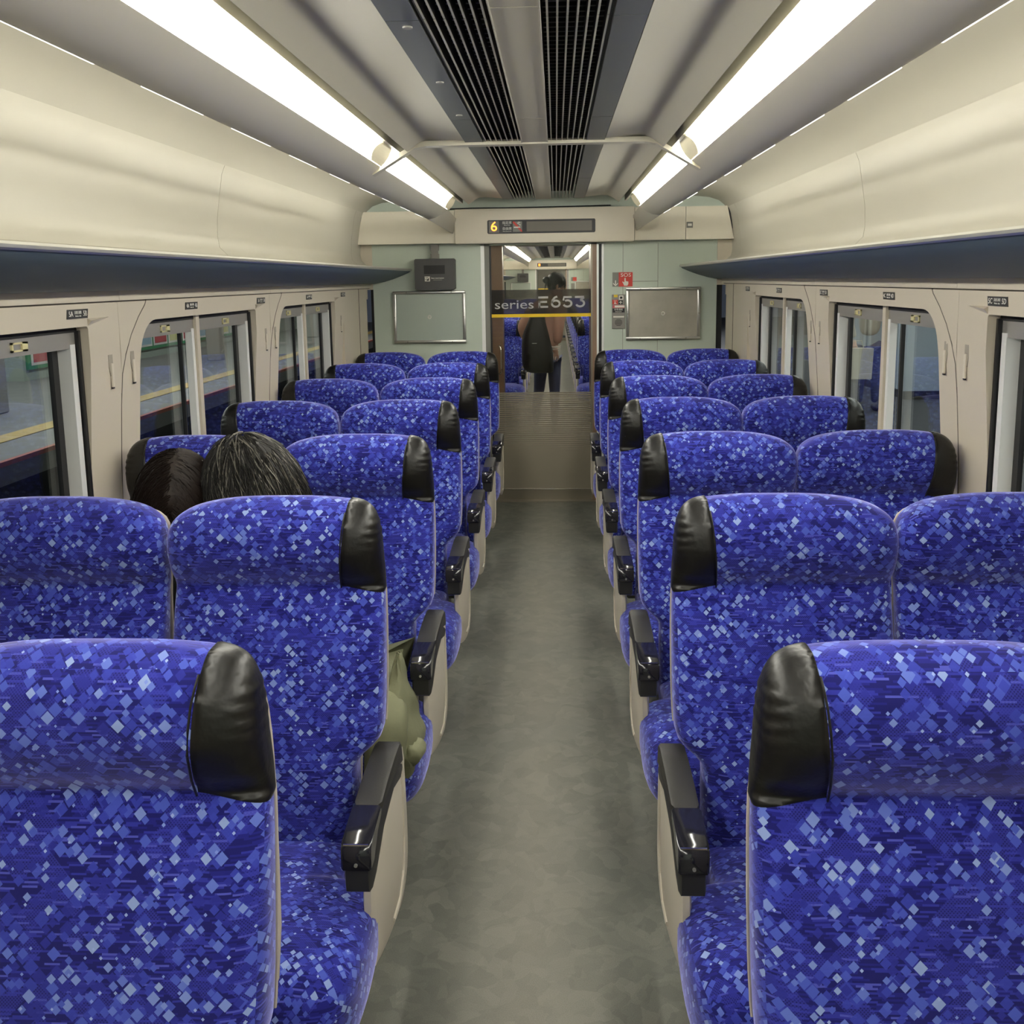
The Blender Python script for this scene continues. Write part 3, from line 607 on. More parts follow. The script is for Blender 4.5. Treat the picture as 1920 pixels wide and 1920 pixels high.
CX = {(-1, True): -.562, (-1, False): -1.062, (1, True): .583, (1, False): 1.072}
ordn = ['nearest', 'second', 'third', 'fourth', 'fifth', 'sixth', 'seventh and farthest']
used = set(); notes = {(-1, True, 2): ', taken by the man with black greying hair', (-1, False, 2): ', taken by the brown-haired passenger', (-1, True, 0): ', cut by the bottom left corner of the frame', (1, True, 0): ', cut by the bottom right corner of the frame'}
for i, y in enumerate(ROWY):
    for s in (-1, 1):
        for a in (True, False):
            k = (s, a); o = protos[k] if k not in used else copy_tree(protos[k]); used.add(k)
            o.location = (CX[k], y+(.0 if a else random.uniform(-.004, .004)), 0)
            tag(o, '%s row blue %s %s seat%s' % (ordn[i], 'left' if s < 0 else 'right', 'aisle' if a else 'window-side', notes.get((s, a, i), '')), 'seat', 'blue train seats in this carriage')

# ------------------------------------------------------------------ door, frames and fittings on the bulkhead
RX = (math.radians(90), 0, 0)
def door(Y, name, detail=True):
    D = bpy.data.objects.new(name, None); C.objects.link(D); tag(D, kind='structure')
    for a, b, m_ in ((-.476, -.448, 'silver'), (-.448, -.412, 'signgrey'), (-.412, -.400, 'black2'), (.340, .352, 'brnz'), (.352, .383, 'brown'), (.383, .398, 'silver'), (.398, .420, 'black2'), (.420, .436, 'silver')):
        B('door_post', m_, D, a, b, Y+(.0 if m_ != 'black2' else .03), Y+.09, 0, 1.943)
    B('door_pane', 'dglass', D, -.400, .340, Y+.03, Y+.036, .085, 1.943)
    B('kick_plate', 'brnz', D, -.41, .350, Y+.02, Y+.045, .0, .085); B('kick_plate_edge', 'chrome', D, -.41, .350, Y+.018, Y+.02, .083, .088)
    B('threshold', 'brnz', D, -.47, .43, Y-.05, Y+.10, 0, .003)
    B('yellow_line', 'yline', D, -.402, .340, Y+.0265, Y+.0285, 1.400, 1.424)
    if not detail: return D
    B('smoked_band', 'film', D, -.400, .340, Y+.0275, Y+.0295, 1.424, 1.604)
    B('striped_film', 'stripe', D, -.400, .340, Y+.0275, Y+.0295, .088, .835)
    # lettering: series E653
    L = text('series', 'lettering', 'letter', .118, (-.232, Y+.0265, 1.493), RX, D, .0008); L.data.transform(Matrix.Scale(1, 4)); bb = [v.co.x for v in L.data.vertices]; L.scale = (.29/(max(bb)-min(bb)), .82, 1)
    def stroke(pts, wd, nm='lettering'):
        mb = MB()
        P = [Vector((p[0], p[1])) for p in pts]; Lf = []; Rt = []
        for i, p in enumerate(P):
            d = (P[min(i+1, len(P)-1)]-P[max(i-1, 0)]).normalized(); n = Vector((-d.y, d.x))*wd/2; Lf.append(p+n); Rt.append(p-n)
        for i in range(len(P)-1):
            q = [Lf[i], Lf[i+1], Rt[i+1], Rt[i]]; mb.loft([[(v.x, Y+.0255, v.y) for v in q], [(v.x, Y+.0275, v.y) for v in q]])
        return mb
    z0, h, wdt = 1.466, .088, .018
    def arcp(cx, cz, rx, rz, a0, a1, n=14): return [(cx+rx*math.cos(math.radians(a0+(a1-a0)*i/n)), cz+rz*math.sin(math.radians(a0+(a1-a0)*i/n))) for i in range(n+1)]
    gl = [  # E
        [[(-.052, z0+h-.009), (.022, z0+h-.009)], [(-.052, z0+.046), (.014, z0+.046)], [(-.052, z0+.009), (.022, z0+.009)], [(-.043, z0+.052), (-.043, z0+.002)]],
        [[(.090, z0+h-.004), (.070, z0+h-.012), (.054, z0+.056), (.051, z0+.034)], arcp(.079, z0+.032, .029, .023, 0, 360, 22)],
        [[(.198, z0+h-.009), (.140, z0+h-.009), (.136, z0+.054)], arcp(.166, z0+.032, .030, .023, 125, -160, 18)],
        [[(.222, z0+h-.009), (.290, z0+h-.009)], [(.290, z0+h-.012), (.262, z0+.056)], arcp(.260, z0+.032, .030, .023, 88, -160, 16)]]
    for g in gl:
        mb = MB()
        for st in g:
            q = stroke(st, wdt*.82); mb.add(q.v, q.f)
        mb.build('lettering', M['letter'], D)
    hd = MB().tube([(-.350, Y+.028, 1.19), (-.350, Y-.005, 1.19), (-.344, Y-.02, 1.19), (-.335, Y-.03, 1.18), (-.332, Y-.032, 1.15), (-.332, Y-.032, 1.02), (-.335, Y-.03, .99), (-.344, Y-.02, .98), (-.350, Y-.005, .98), (-.350, Y+.028, .98)], .007, 10); hd.build('door_handle', M['chrome'], D, smooth=True)
    B('door_stile', 'brown', D, -.400, -.318, Y+.037, Y+.06, .085, 1.943)
    return D
door(YB, 'door_1')
def bulk_items(Y, where, far=False):
    g = None
    # notice frames
    for (x0, x1, z0, z1, m_, lab) in ((-1.137, -.594, 1.218, 1.606, 'acry', 'empty notice frame with a pale green board, left of the door'), (.599, 1.145, 1.223, 1.609, 'steel', 'empty notice frame with a worn silver board, right of the door')):
        T = thing('notice_frame', lab+where, 'frame', ((x0+x1)/2, Y-.012, z0)); cx, cz = (x0+x1)/2, z0; w_ = (x1-x0)/2; h_ = z1-z0; t = .022
        B('board', m_, T, -w_+t, w_-t, -.004, .011, t, h_-t)
        for a in ((-w_, w_, 0, t), (-w_, w_, h_-t, h_), (-w_, -w_+t, t, h_-t), (w_-t, w_, t, h_-t)):
            q = MB().box(a[0], a[1], -.016, .011, a[2], a[3], bev=.003).build('rail', M['alu'], T, smooth=True)
        if not far:
            mb = MB(); 
            for k in range(24):
                pass
            MB().tube([(.012*math.cos(a*math.pi/8), -.006, h_/2+.012*math.sin(a*math.pi/8)) for a in range(17)], .0035, 6).build('lock_ring', M['white'], T)
            for sx_, zz in ((-w_*.62, h_-t/2), (w_*.62, h_-t/2), (-w_*.62, t/2), (w_*.62, t/2), (-w_+t/2, h_/2), (w_-t/2, h_/2)): MB().cyl((sx_, -.0185, zz), 1, .004, .003, 10).build('screw', M['grey'], T)
    # wall device
    T = thing('wall_device', 'charcoal wall box with a black screen above the left notice frame'+where, 'device', (-.81, Y-.03, 1.614))
    mb = MB(); mb.prism([(-.148, .008), (-.138, 0), (.138, 0), (.148, .008), (.150, .215), (.142, .226), (-.142, .226), (-.150, .215)], 1, -.05, .028); mb.build('case', M['dev'], T, smooth=True)
    B('screen', 'black2', T, -.080, .075, -.053, -.049, .115, .178)
    if not far:
        B('sticker', 'white', T, -.075, -.037, -.053, -.049, .062, .098)
        text('✈', 'sticker_mark', 'black2', .03, (-.056, -.054, .080), RX, T, .0004)
        t2 = text('Seat reservation', 'caption', 'white', .0145, (.02, -.0535, .085), RX, T, .0004); text('■■■■■■■■■', 'caption', 'signgrey', .008, (.02, -.0535, .071), RX, T, .0003)
    mb = MB(); mb.box(-.030, .028, -.03, .028, .228, .262).box(-.024, .022, -.02, .028, .262, .285).box(-.030, .028, -.03, .028, .285, .33); mb.build('bracket', M['grey'], T)
    # display
    T = thing('route_display', 'long black electronic display in the header above the door'+where, 'display', (-.022, Y-.13, 2.009))
    mb = MB(); mb.prism([(-.39, .008), (-.384, 0), (.384, 0), (.39, .008), (.39, .089), (.384, .097), (-.384, .097), (-.39, .089)], 1, -.008, .004); mb.build('bezel', M['black2'], T)
    B('display_window', 'screen', T, -.105, .365, -.0095, -.007, .013, .084)
    if far: B('digit', 'orange', T, -.365, -.31, -.010, -.008, .018, .08)
    else:
        B('digit_window', 'screen', T, -.378, -.305, -.0092, -.007, .008, .090, label='dim brown panel behind the orange digit')
        t6 = text('6', 'digit', 'orange', .105, (-.342, -.0105, .049), RX, T, .0006); t6.scale = (1.0, .92, 1)
        text('指定席', 'caption', 'white', .022, (-.247, -.010, .076), RX, T, .0004, sx=1.05); text('Reserved', 'caption', 'white', .0115, (-.247, -.010, .060), RX, T, .0004)
        text('自由席', 'caption', 'white', .022, (-.247, -.010, .035), RX, T, .0004, sx=1.05); text('Non-Reserved', 'caption', 'white', .0105, (-.247, -.010, .017), RX, T, .0004)
        B('no_smoking_sign', 'signgrey', T, -.205, -.138, -.010, -.008, .012, .085)
        mb = MB(); mb.prism([(-.205, .085), (-.193, .085), (-.138, .020), (-.138, .012), (-.145, .012), (-.205, .075)], 1, -.0112, -.010); mb.build('red_bar', M['red'], T)
        mb = MB(); mb.box(-.198, -.160, -.0116, -.0104, .040, .048); mb.box(-.158, -.152, -.0116, -.0104, .040, .048); mb.tube([(-.155, -.011, .052), (-.150, -.011, .062), (-.160, -.011, .066), (-.171, -.011, .072), (-.165, -.011, .080), (-.152, -.011, .078)], .003, 6); mb.build('cigarette', M['white'], T)
    # SOS sign
    T = thing('emergency_sign', 'red and grey SOS sign with a pointing hand, right of the door'+where, 'sign', (.573, Y-.004, 1.617))
    B('plate', 'signgrey', T, -.074, -.028, -.001, .003, 0, .104); B('red_plate', 'red', T, -.028, .074, -.001, .003, 0, .104)
    if not far:
        text('SOS', 'lettering', 'white', .037, (.024, -.002, .083), RX, T, .0006, sx=1.22)
        mb = MB(); mb.box(-.0545, -.0485, -.003, -.001, .016, .046); mb.prism([(-.0515, .004), (-.034, .020), (-.034, .028), (-.0515, .012), (-.069, .028), (-.069, .020)], 1, -.003, -.001); mb.build('arrow', M['white'], T)
        mb = MB(); mb.prism([(.014, .036), (.014, .060), (.017, .064), (.021, .064), (.024, .060), (.024, .040), (.043, .036), (.043, .018), (.036, .006), (.012, .006), (.006, .020), (-.002, .034), (.002, .038), (.010, .030)], 1, -.003, -.001); mb.build('hand', M['white'], T)
    # intercom
    T = thing('intercom_panel', 'narrow grey emergency intercom panel under the SOS sign'+where, 'intercom', (.545, Y-.006, 1.307))
    mb = MB(); mb.box(-.049, .048, -.004, .005, 0, .252, bev=.002); mb.build('plate', M['grey'], T)
    if not far:
        B('yellow_tag', 'hand', T, -.036, -.008, -.006, -.003, .232, .251); B('call_button_frame', 'white', T, .002, .034, -.006, -.003, .214, .244); B('call_button', 'black2', T, .009, .027, -.008, -.005, .221, .237)
        B('red_tag', 'red', T, -.047, -.005, -.006, -.003, .180, .214); text('SOS', 'lettering', 'white', .013, (-.026, -.0065, .206), RX, T, .0004)
        mb = MB(); mb.box(-.030, -.024, -.007, -.005, .188, .200).box(-.034, -.016, -.007, -.005, .184, .190); mb.build('hand', M['white'], T)
        mb = MB(); mb.box(-.002, .030, -.005, -.003, .180, .208); mb.build('arrow_plate', M['black2'], T); mb = MB(); mb.prism([(.014, .204), (.026, .194), (.026, .190), (.017, .196), (.017, .184), (.011, .184), (.011, .196), (.002, .190), (.002, .194)], 1, -.007, -.005); mb.build('arrow', M['white'], T)
        B('instruction_plate', 'adr', T, -.045, .043, -.0055, -.003, .153, .174); B('instruction_plate', 'white', T, -.030, .043, -.006, -.0035, .157, .172)
        B('instruction_plate', 'black2', T, -.045, .043, -.0055, -.003, .120, .150)
        text('非常通話', 'lettering', 'white', .016, (-.002, -.006, .141), RX, T, .0004); text('Intercom', 'lettering', 'white', .013, (-.002, -.006, .127), RX, T, .0004)
        B('slot', 'white', T, -.040, .040, -.006, -.003, .083, .094)
        mb = MB()
        for k in range(7): zz = .022+k*.0075; hw = .028*math.sqrt(max(.15, 1-((k-3)/3.6)**2)); mb.box(-hw-.001, hw-.001, -.0052, -.003, zz, zz+.0035)
        mb.build('speaker_grille', M['matte'], T)['kind'] = 'stuff'
bulk_items(YB, '')
cb = MB(); cb.tube([(-1.0, YB-.115, 2.19), (-.86, YB-.11, 2.197), (-.72, YB-.10, 2.192), (-.52, YB-.11, 2.196), (-.2, YB-.10, 2.194), (.2, YB-.11, 2.196), (.48, YB-.10, 2.200)], .004, 6)
tag(cb.build('cable', M['black2']), 'thin black cable lying along the top edge of the door header', 'cable')

# seat number plates and coat hooks on the side walls
for s in (-1, 1):
    side = 'left' if s < 0 else 'right'
    for k, y in enumerate((2.83, 3.74, 4.64, 5.56, 6.46)):
        r = 5-k; T = thing('seat_number_plate', 'black seat number plate on the %s wall, %s' % (side, ['nearest the viewer', 'second from the viewer', 'third from the viewer', 'second from the door wall', 'nearest the door wall'][k]), 'sign', (s*1.3095, y, 1.60), 'seat number plates over the %s windows' % side)
        mb = MB(); mb.prism([(-.066, -.0135), (.060, -.0135), (.066, .0135), (-.060, .0135)], 0, -.0015, .0015); mb.build('plate', M['tape'], T)
        rz = (math.radians(90), 0, math.radians(90 if s < 0 else -90)); sg = 1 if s < 0 else -1
        a, b = ('%dA' % r, '%dB' % r) if s < 0 else ('%dC' % r, '%dD' % r)
        text(a, 'lettering', 'white', .022, (-s*.0025, -.043*sg, 0), rz, T, .0004); text(b, 'lettering', 'white', .022, (-s*.0025, .043*sg, 0), rz, T, .0004)
        text('窓側 通路', 'lettering', 'white', .010, (-s*.0025, 0, .0035), rz, T, .0003); text('Window  Aisle', 'lettering', 'white', .006, (-s*.0025, 0, -.006), rz, T, .0003)
    for k, y in enumerate((1.33, 1.50, 3.025, 3.185, 4.70, 4.86, 6.38)):
        if y < 2: continue
        x = s*(xw(1.42)-.0005)
        T = thing('coat_hook', 'beige coat hook on the %s wall, %s' % (side, {3.025: 'near side of the first pillar', 3.185: 'far side of the first pillar', 4.70: 'near side of the second pillar', 4.86: 'far side of the second pillar', 6.38: 'on the last pillar before the door wall'}[y]), 'coat hook', (x, y, 1.42), 'coat hooks on the %s pillars' % side)
        MB().prism([(-.016, .008), (-.016, .047), (.012, .047), (.012, -.02), (-.006, -.02)], 0, -.0012, .002).build('recess', M['recess'], T)
        MB().box(*sorted((-s*.0045, s*.002)), -.004, .012, -.055, .020, bev=.0018).build('hook_arm', M['hook'], T); MB().box(*sorted((-s*.004, s*.002)), -.003, .008, -.060, -.055).build('hook_tip', M['black2'], T)

# ------------------------------------------------------------------ passage and next carriage
Y2, Y3 = 10.55, 27.2
pl = MB().box(-.49, -.47, YB+.1, Y2, 0, 2.1).box(-.475, -.462, 8.1, 8.14, 0, 2.1).box(-.475, -.462, 9.0, 9.03, 0, 2.1).build('wall_passage_left', M['brown']); pl['kind'] = 'structure'
pr_ = MB().box(.43, .45, YB+.1, Y2, 0, 2.1).box(.42, .435, 8.5, 8.54, 0, 2.1).build('wall_passage_right', M['brown']); pr_['kind'] = 'structure'
o = MB().box(-.49, .45, YB+.1, Y2, 2.06, 2.1).build('ceiling', M['matte']); o['kind'] = 'structure'
o = MB().box(-.49, .45, YB, Y2, -.05, 0).build('floor', M['vfloor']); o['kind'] = 'structure'
o = MB().box(-1.5, -.47, Y2-.05, Y2, 0, 2.4).box(.43, 1.5, Y2-.05, Y2, 0, 2.4).box(-.5, .5, Y2-.05, Y2, 2.02, 2.4).build('wall_near_end_of_next_carriage', M['green']); o['kind'] = 'structure'
shell(Y2, Y3, Y3-.5, False)
fb = []
y = Y2+.05
while y+1.68 < Y3-.3: fb.append((y, y+1.68, y+.145, y+1.45, y+.76)); y += 1.68
for s in (-1, 1):
    side_wall(s, Y2, Y3, fb, False)
    for b in fb: window(s, b[2], b[3], b[4])
    rack(s, Y2, Y3-.002, 'slate luggage rack on the %s of the next carriage, beyond the glass door' % ('left' if s < 0 else 'right'))
bulkhead(Y3, False); door(Y3, 'door_2', False); bulk_items(Y3, ', next carriage', True)
lamps([(Y2+.3, Y2+5.8, 'strip light near the start of the next carriage, %s side'), (Y2+6.2, Y2+11.6, 'strip light midway along the next carriage, %s side'), (Y2+12, Y3-.6, 'strip light at the far end of the next carriage, %s side')], [(Y2+.5+k*1.1, Y2+.5+k*1.1+.8) for k in range(14)], True)
o = MB().box(-1.3, 1.3, Y3+2.6, Y3+2.7, 0, 2.3).build('wall_beyond_far_door', M['vest']); o['kind'] = 'structure'
lv = MB().box(-.3, .3, Y3+1.0, Y3+1.4, 2.1, 2.13).build('ceiling_lamp', M['led']); tag(lv, 'small bright ceiling light beyond the farthest door', 'ceiling light')
pm = {}
for (s, a), src in protos.items():      # one merged mesh per kind for the distant rows
    bm = bmesh.new(); mats = []
    def walk(o):
        if o.type == 'MESH':
            mi = len(mats); mats.append(o.data.materials[0]); t = bmesh.new(); t.from_mesh(o.data)
            tm = bpy.data.meshes.new('t'); 
            for f in t.faces: f.material_index = mi
            t.to_mesh(tm); t.free(); bm.from_mesh(tm); bpy.data.meshes.remove(tm)
        for c in o.children: walk(c)
    walk(src); me = bpy.data.meshes.new('train_seat_far'); bm.to_mesh(me); bm.free()
    for m_ in mats: me.materials.append(m_)
    pm[(s, a)] = me
for i in range(15):
    y = 12.15+.915*i
    for s in (-1, 1):
        for a in (True, False):
            if i == 0: o = copy_tree(protos[(s, a)])
            else: o = bpy.data.objects.new('train_seat', pm[(s, a)]); C.objects.link(o)
            o.location = (CX[(s, a)], y, 0)
            if i == 0: tag(o, 'first row blue seat of the next carriage, %s %s side' % ('left' if s < 0 else 'right', 'aisle' if a else 'window'), 'seat', 'blue seats in the next carriage')
            else: tag(o, '%s row blue seat of the next carriage, %s %s side' % (ORD[i], 'left' if s < 0 else 'right', 'aisle' if a else 'window'), 'seat', 'blue seats in the next carriage')

# ------------------------------------------------------------------ people
def skin_body(name, V, E, m, parent, sub=2):
    """V: list of (co, radius or (rx,ry)), first vertex is the root"""
    me = bpy.data.meshes.new(name); me.from_pydata([v[0] for v in V], E, []); o = bpy.data.objects.new(name, me); C.objects.link(o)
    md = o.modifiers.new('skin', 'SKIN'); md.use_smooth_shade = True; md.branch_smoothing = .6
    sv = me.skin_vertices[0].data if me.skin_vertices else None
    if sv is None:
        bm = bmesh.new(); bm.from_mesh(me); bm.verts.layers.skin.verify(); bm.to_mesh(me); bm.free(); sv = me.skin_vertices[0].data
    for i, v in enumerate(V):
        r = v[1] if isinstance(v[1], tuple) else (v[1], v[1]); sv[i].radius = r; sv[i].use_root = (i == 0)
    sb = o.modifiers.new('sub', 'SUBSURF'); sb.levels = sub; sb.render_levels = sub
    bpy.context.view_layer.update()
    me2 = bpy.data.meshes.new_from_object(o.evaluated_get(bpy.context.evaluated_depsgraph_get())); bpy.data.objects.remove(o)
    me2.materials.clear(); me2.materials.append(m); me2.polygons.foreach_set('use_smooth', [True]*len(me2.polygons))
    q = bpy.data.objects.new(name, me2); C.objects.link(q); q.parent = parent; return q
def head_mesh(parent, loc, rot, face=True, hs=1.0):
    """head centred at loc; local -y is the face direction, z up"""
    H = bpy.data.objects.new('head', None)
    mb = MB(); rings = []
    # (z, half width, front y, back y)
    for z, w_, f, b in cr([(-.125, .030, -.070, -.02), (-.115, .042, -.088, .0), (-.095, .052, -.096, .03), (-.06, .062, -.092, .055), (-.025, .069, -.090, .075), (.01, .073, -.088, .090), (.045, .075, -.090, .096), (.08, .068, -.078, .090), (.105, .050, -.055, .07), (.120, .026, -.026, .04), (.124, .006, .0, .012)], 3):
        r = []
        for k in range(28):
            a = 2*math.pi*k/28; c, q = math.cos(a), math.sin(a); yc = (f+b)/2; hd = (b-f)/2
            r.append((w_*math.copysign(abs(c)**.9, c), yc+hd*q, z))
        rings.append(r)
    mb.loft(rings)
    # nose, brows, lips, ears
    mb.loft([[(-.004, -.088, .028), (.004, -.088, .028), (.004, -.083, .028), (-.004, -.083, .028)], [(-.008, -.098, .0), (.008, -.098, .0), (.010, -.085, .0), (-.010, -.085, .0)], [(-.013, -.108, -.022), (.013, -.108, -.022), (.017, -.086, -.022), (-.017, -.086, -.022)], [(-.009, -.100, -.032), (.009, -.100, -.032), (.012, -.086, -.032), (-.012, -.086, -.032)]])
    for s in (-1, 1): mb.ball((s*.076, .012, -.008), (.007, .017, .030), 12, 8)
    mb.cur = 1; mb.ball((0, -.092, -.058), (.021, .007, .005), 12, 6); mb.ball((0, -.090, -.067), (.017, .007, .006), 12, 6)
    mb.cur = 2
    for s in (-1, 1): mb.ball((s*.030, -.0845, .008), (.012, .005, .0055), 12, 6); mb.box(s*.030-.015, s*.030+.015, -.092, -.086, .024, .029)
    me = mb.mesh('head', [M['skin'], M['lip'], M['eye']], smooth=50)
    o = bpy.data.objects.new('head', me); C.objects.link(o); o.parent = parent; o.location = loc; o.rotation_euler = rot; o.scale = (hs,)*3
    return o
def hair(parent, m, grey=None, n=1500, L=.11, crown=(0, .03, .11), part=False, low=-.06, frontz=.045, puff=.016, seed=1, bob=0):
    """scalp cap plus combed strands in head space"""
    rnd = random.Random(seed)
    def surf(z, a, off):      # point on skull
        T = [(-.125, .035, -.05, .0), (-.095, .054, -.075, .045), (-.06, .064, -.085, .065), (-.025, .070, -.088, .080), (.01, .074, -.088, .092), (.045, .076, -.090, .097), (.08, .069, -.078, .090), (.105, .050, -.055, .07), (.124, .010, -.01, .02)]
        z = max(-.125, min(.1239, z))
        for p, q in zip(T[:-1], T[1:]):
            if p[0] <= z <= q[0]:
                t = (z-p[0])/(q[0]-p[0]); w_ = p[1]+(q[1]-p[1])*t; f = p[2]+(q[2]-p[2])*t; b = p[3]+(q[3]-p[3])*t; break
        c, s_ = math.cos(a), math.sin(a)
        return Vector(((w_+off)*c, (f+b)/2+((b-f)/2+off)*s_, z+off*max(0, z)/.124))
    rings = []
    N = 44
    for i in range(14):
        u = i/13; r = []
        for k in range(N):
            a = 2*math.pi*k/N; back = .5+.5*math.sin(a)      # 1 at the back
            zl = frontz*(1-back)**1.2+low*back**.6 if back < .98 else low
            zz = zl+(.1235-zl)*math.sin(u*math.pi/2)**.9; bump = puff*.78+.0012*math.sin(a*17+u*9)
            r.append(tuple(surf(zz, a, bump*(.45+.55*math.sin(min(1, u*2.2)*math.pi/2)))))
        rings.append(r)
    tp = rings[-1]; cxx = sum(p[0] for p in tp)/N; cyy = sum(p[1] for p in tp)/N; zt_ = tp[0][2]
    for kk, dz in ((.75, .0015), (.45, .003), (.15, .0035)): rings.append([(cxx+(p[0]-cxx)*kk, cyy+(p[1]-cyy)*kk, zt_+dz) for p in tp])
    mb = MB(); mb.loft(rings)
    o = mb.build('hair', M[m], parent, smooth=60)
    st = MB(); cr_ = Vector(crown)
    def ell(q, off):
        c = Vector((0, .004, .0)); d = q-c; rz = .133 if d.z > 0 else .30
        k = math.sqrt((d.x/(.079+off))**2+(d.y/(.096+off))**2+(d.z/(rz+off))**2); return c+d/max(k, .2)
    for i in range(n):
        a = rnd.uniform(0, 2*math.pi); back = .5+.5*math.sin(a); zl = frontz*(1-back)+low*back
        z = zl+(.118-zl)*rnd.random()**.8; ln = L*rnd.uniform(.6, 1.1); off = puff*rnd.uniform(.92, 1.2); st.cur = 1 if (grey and rnd.random() < grey) else 0
        if i % 5 < 3:
            th = rnd.uniform(0, 2*math.pi); cz2 = rnd.uniform(.25, 1); q0 = Vector((math.cos(th)*math.sqrt(1-cz2*cz2), math.sin(th)*math.sqrt(1-cz2*cz2)*1.2, cz2)); q = ell(q0*.1+Vector((0, .004, 0)), off)
        else: q = ell(surf(z, a, 0), off)
        pts = [q.copy()]; lift = rnd.uniform(0, .006)*(1 if not part else .4)
        sw = Vector((rnd.gauss(0, .22), rnd.gauss(0, .22), 0))
        for k in range(5):
            r_ = q-cr_; d = r_.normalized() if r_.length > .004 else Vector((rnd.gauss(0, 1), rnd.gauss(0, 1), 0)).normalized()
            if part: d = Vector((math.copysign(1, q.x), d.y*.5, -.3)).normalized()
            q = q+(d+sw+Vector((0, 0, -.5))).normalized()*ln/5; q = ell(q, off+lift*k/4)
            if q.z < low-.05 and not bob: break
            pts.append(q.copy())
        if len(pts) > 2: st.tube(pts, [.0013, .0015, .0014, .0012, .0009, .0004][:len(pts)-1]+[.0003], 3)
    so = st.build('hair_strands', [M[m], M['hairg']], o, smooth=60); so['kind'] = 'stuff'
    return o
def hand_mesh(parent, loc, rot, s):
    V = [((0, 0, 0), (.026, .014)), ((0, -.045, 0), (.036, .014)), ((0, -.075, -.003), (.034, .012))]; E = [(0, 1), (1, 2)]
    for k, (x, L) in enumerate(((-.027, .060), (-.009, .072), (.010, .068), (.027, .052))):
        b = len(V); V += [((x, -.088, -.004), .0085), ((x*1.05, -.088-L*.5, -.012), .0078), ((x*1.08, -.088-L*.85, -.034), .0068)]; E += [(2, b), (b, b+1), (b+1, b+2)]
    b = len(V); V += [((s*.038, -.035, -.006), .011), ((s*.050, -.062, -.018), .0095), ((s*.046, -.086, -.028), .0078)]; E += [(1, b), (b, b+1), (b+1, b+2)]
    o = skin_body('hand', V, E, M['skin'], parent, 1); o.location = loc; o.rotation_euler = rot; return o
# two passengers in the third row, left side, leaning together over something in their laps
def seated(name, lab, bx, hx, hy, hz, hrot, cloth, trous, hairm, grey, part, ys, seed, lean, knees, feet, L):
    T = thing(name, lab, 'person', (bx, ys-.30, .44))
    o0 = Vector((bx, ys-.30, .44)); R = lambda x, y, z: tuple(Vector((x, y, z))-o0)
    pel = (bx, ys-.31, .53); ch = (bx+lean*.6, ys-.40, .85); nk = (bx+lean, hy+.07, hz-.155)
    sh = []
    V = [(R(*pel), (.14, .12)), (R(bx+lean*.3, ys-.34, .68), (.145, .115)), (R(*ch), (.155, .12)), (R(bx+lean*.85, hy+.13, hz-.20), (.10, .085)), (R(*nk), (.055, .055))]; E = [(0, 1), (1, 2), (2, 3), (3, 4)]
    for s in (-1, 1):
        b = len(V); V += [(R(bx+lean*.75+s*.15, hy+.15, hz-.24), .062), (R(bx+lean*.6+s*.20, ys-.50, .72), .048), (R(bx+lean*.5+s*.12, ys-.66, .64), .038)]; E += [(2, b), (b, b+1), (b+1, b+2)]
    skin_body('jacket', V, E, M[cloth], T)
    V = [(R(*pel), (.14, .11))]; E = []
    for i, s in enumerate((-1, 1)):
        k = knees[i]; f = feet[i]; b = len(V); V += [(R(bx+s*.09, ys-.36, .50), .088), (R(*k), .064), (R((k[0]+f[0])/2, (k[1]+f[1])/2+.01, .28), .052), (R(f[0], f[1], .09), .042)]; E += [(0, b), (b, b+1), (b+1, b+2), (b+2, b+3)]
    skin_body('trousers', V, E, M[trous], T)
    for i, s in enumerate((-1, 1)):
        f = feet[i]; mb = MB(); mb.ball(R(f[0], f[1]-.05, .045), (.045, .125, .045), 14, 8); mb.build('shoe', M['shoe'], T, smooth=True)
        hand_mesh(T, R(bx+lean*.5+s*.11, ys-.68, .63), (0, 0, s*.35), -s)
    h = head_mesh(T, R(hx, hy, hz), hrot, hs=1.06); V = [(R(*nk), .052), (R(hx*.5+nk[0]*.5, hy+.045, hz-.09), .050), (R(hx, hy+.02, hz-.05), .046)]; skin_body('neck', V, [(0, 1), (1, 2)], M['skin'], T, 1)
    hair(h, hairm, grey, 3600, L, part=part, low=-.085, seed=seed, puff=.022, frontz=.03)
    return T
R3 = ROWY[2]
man = seated('person', 'man with black greying hair and olive clothes, leaning left in the third row', -.56, -.712, 2.50, 1.136, (math.radians(22), math.radians(-8), math.radians(-52)), 'olive', 'olive', 'hair2', .16, False, R3, 3, -.12, [(-.66, R3-.70, .52), (-.375, R3-.70, .53)], [(-.66, R3-.74, 0), (-.42, R3-.74, 0)], .10)
# hanging coat hem with a pocket flap beside the aisle
mb = MB(); rings = []
for z, x0, x1, y0, y1 in cr([(.662, -.366, -.360, -.555, -.54), (.640, -.374, -.354, -.575, -.525), (.60, -.384, -.344, -.60, -.51), (.55, -.392, -.334, -.65, -.48), (.50, -.385, -.318, -.69, -.46), (.44, -.38, -.302, -.70, -.45), (.40, -.38, -.300, -.69, -.46), (.36, -.385, -.316, -.67, -.49), (.31, -.39, -.330, -.65, -.52), (.27, -.39, -.352, -.63, -.55)], 3):
    r = []
    for k in range(20):
        a = 2*math.pi*k/20; r.append(((x0+x1)/2+(x1-x0)/2*math.copysign(abs(math.cos(a))**.7, math.cos(a))+.004*math.sin(z*60+k)+.56, (y0+y1)/2+(y1-y0)/2*math.sin(a)+.005*math.sin(z*40+k*2)+.30, z-.44))
    rings.append(r)
mb.loft(rings); ct = mb.build('coat_hem', M['olive'], man, smooth=60)
mb = MB(); rings = []
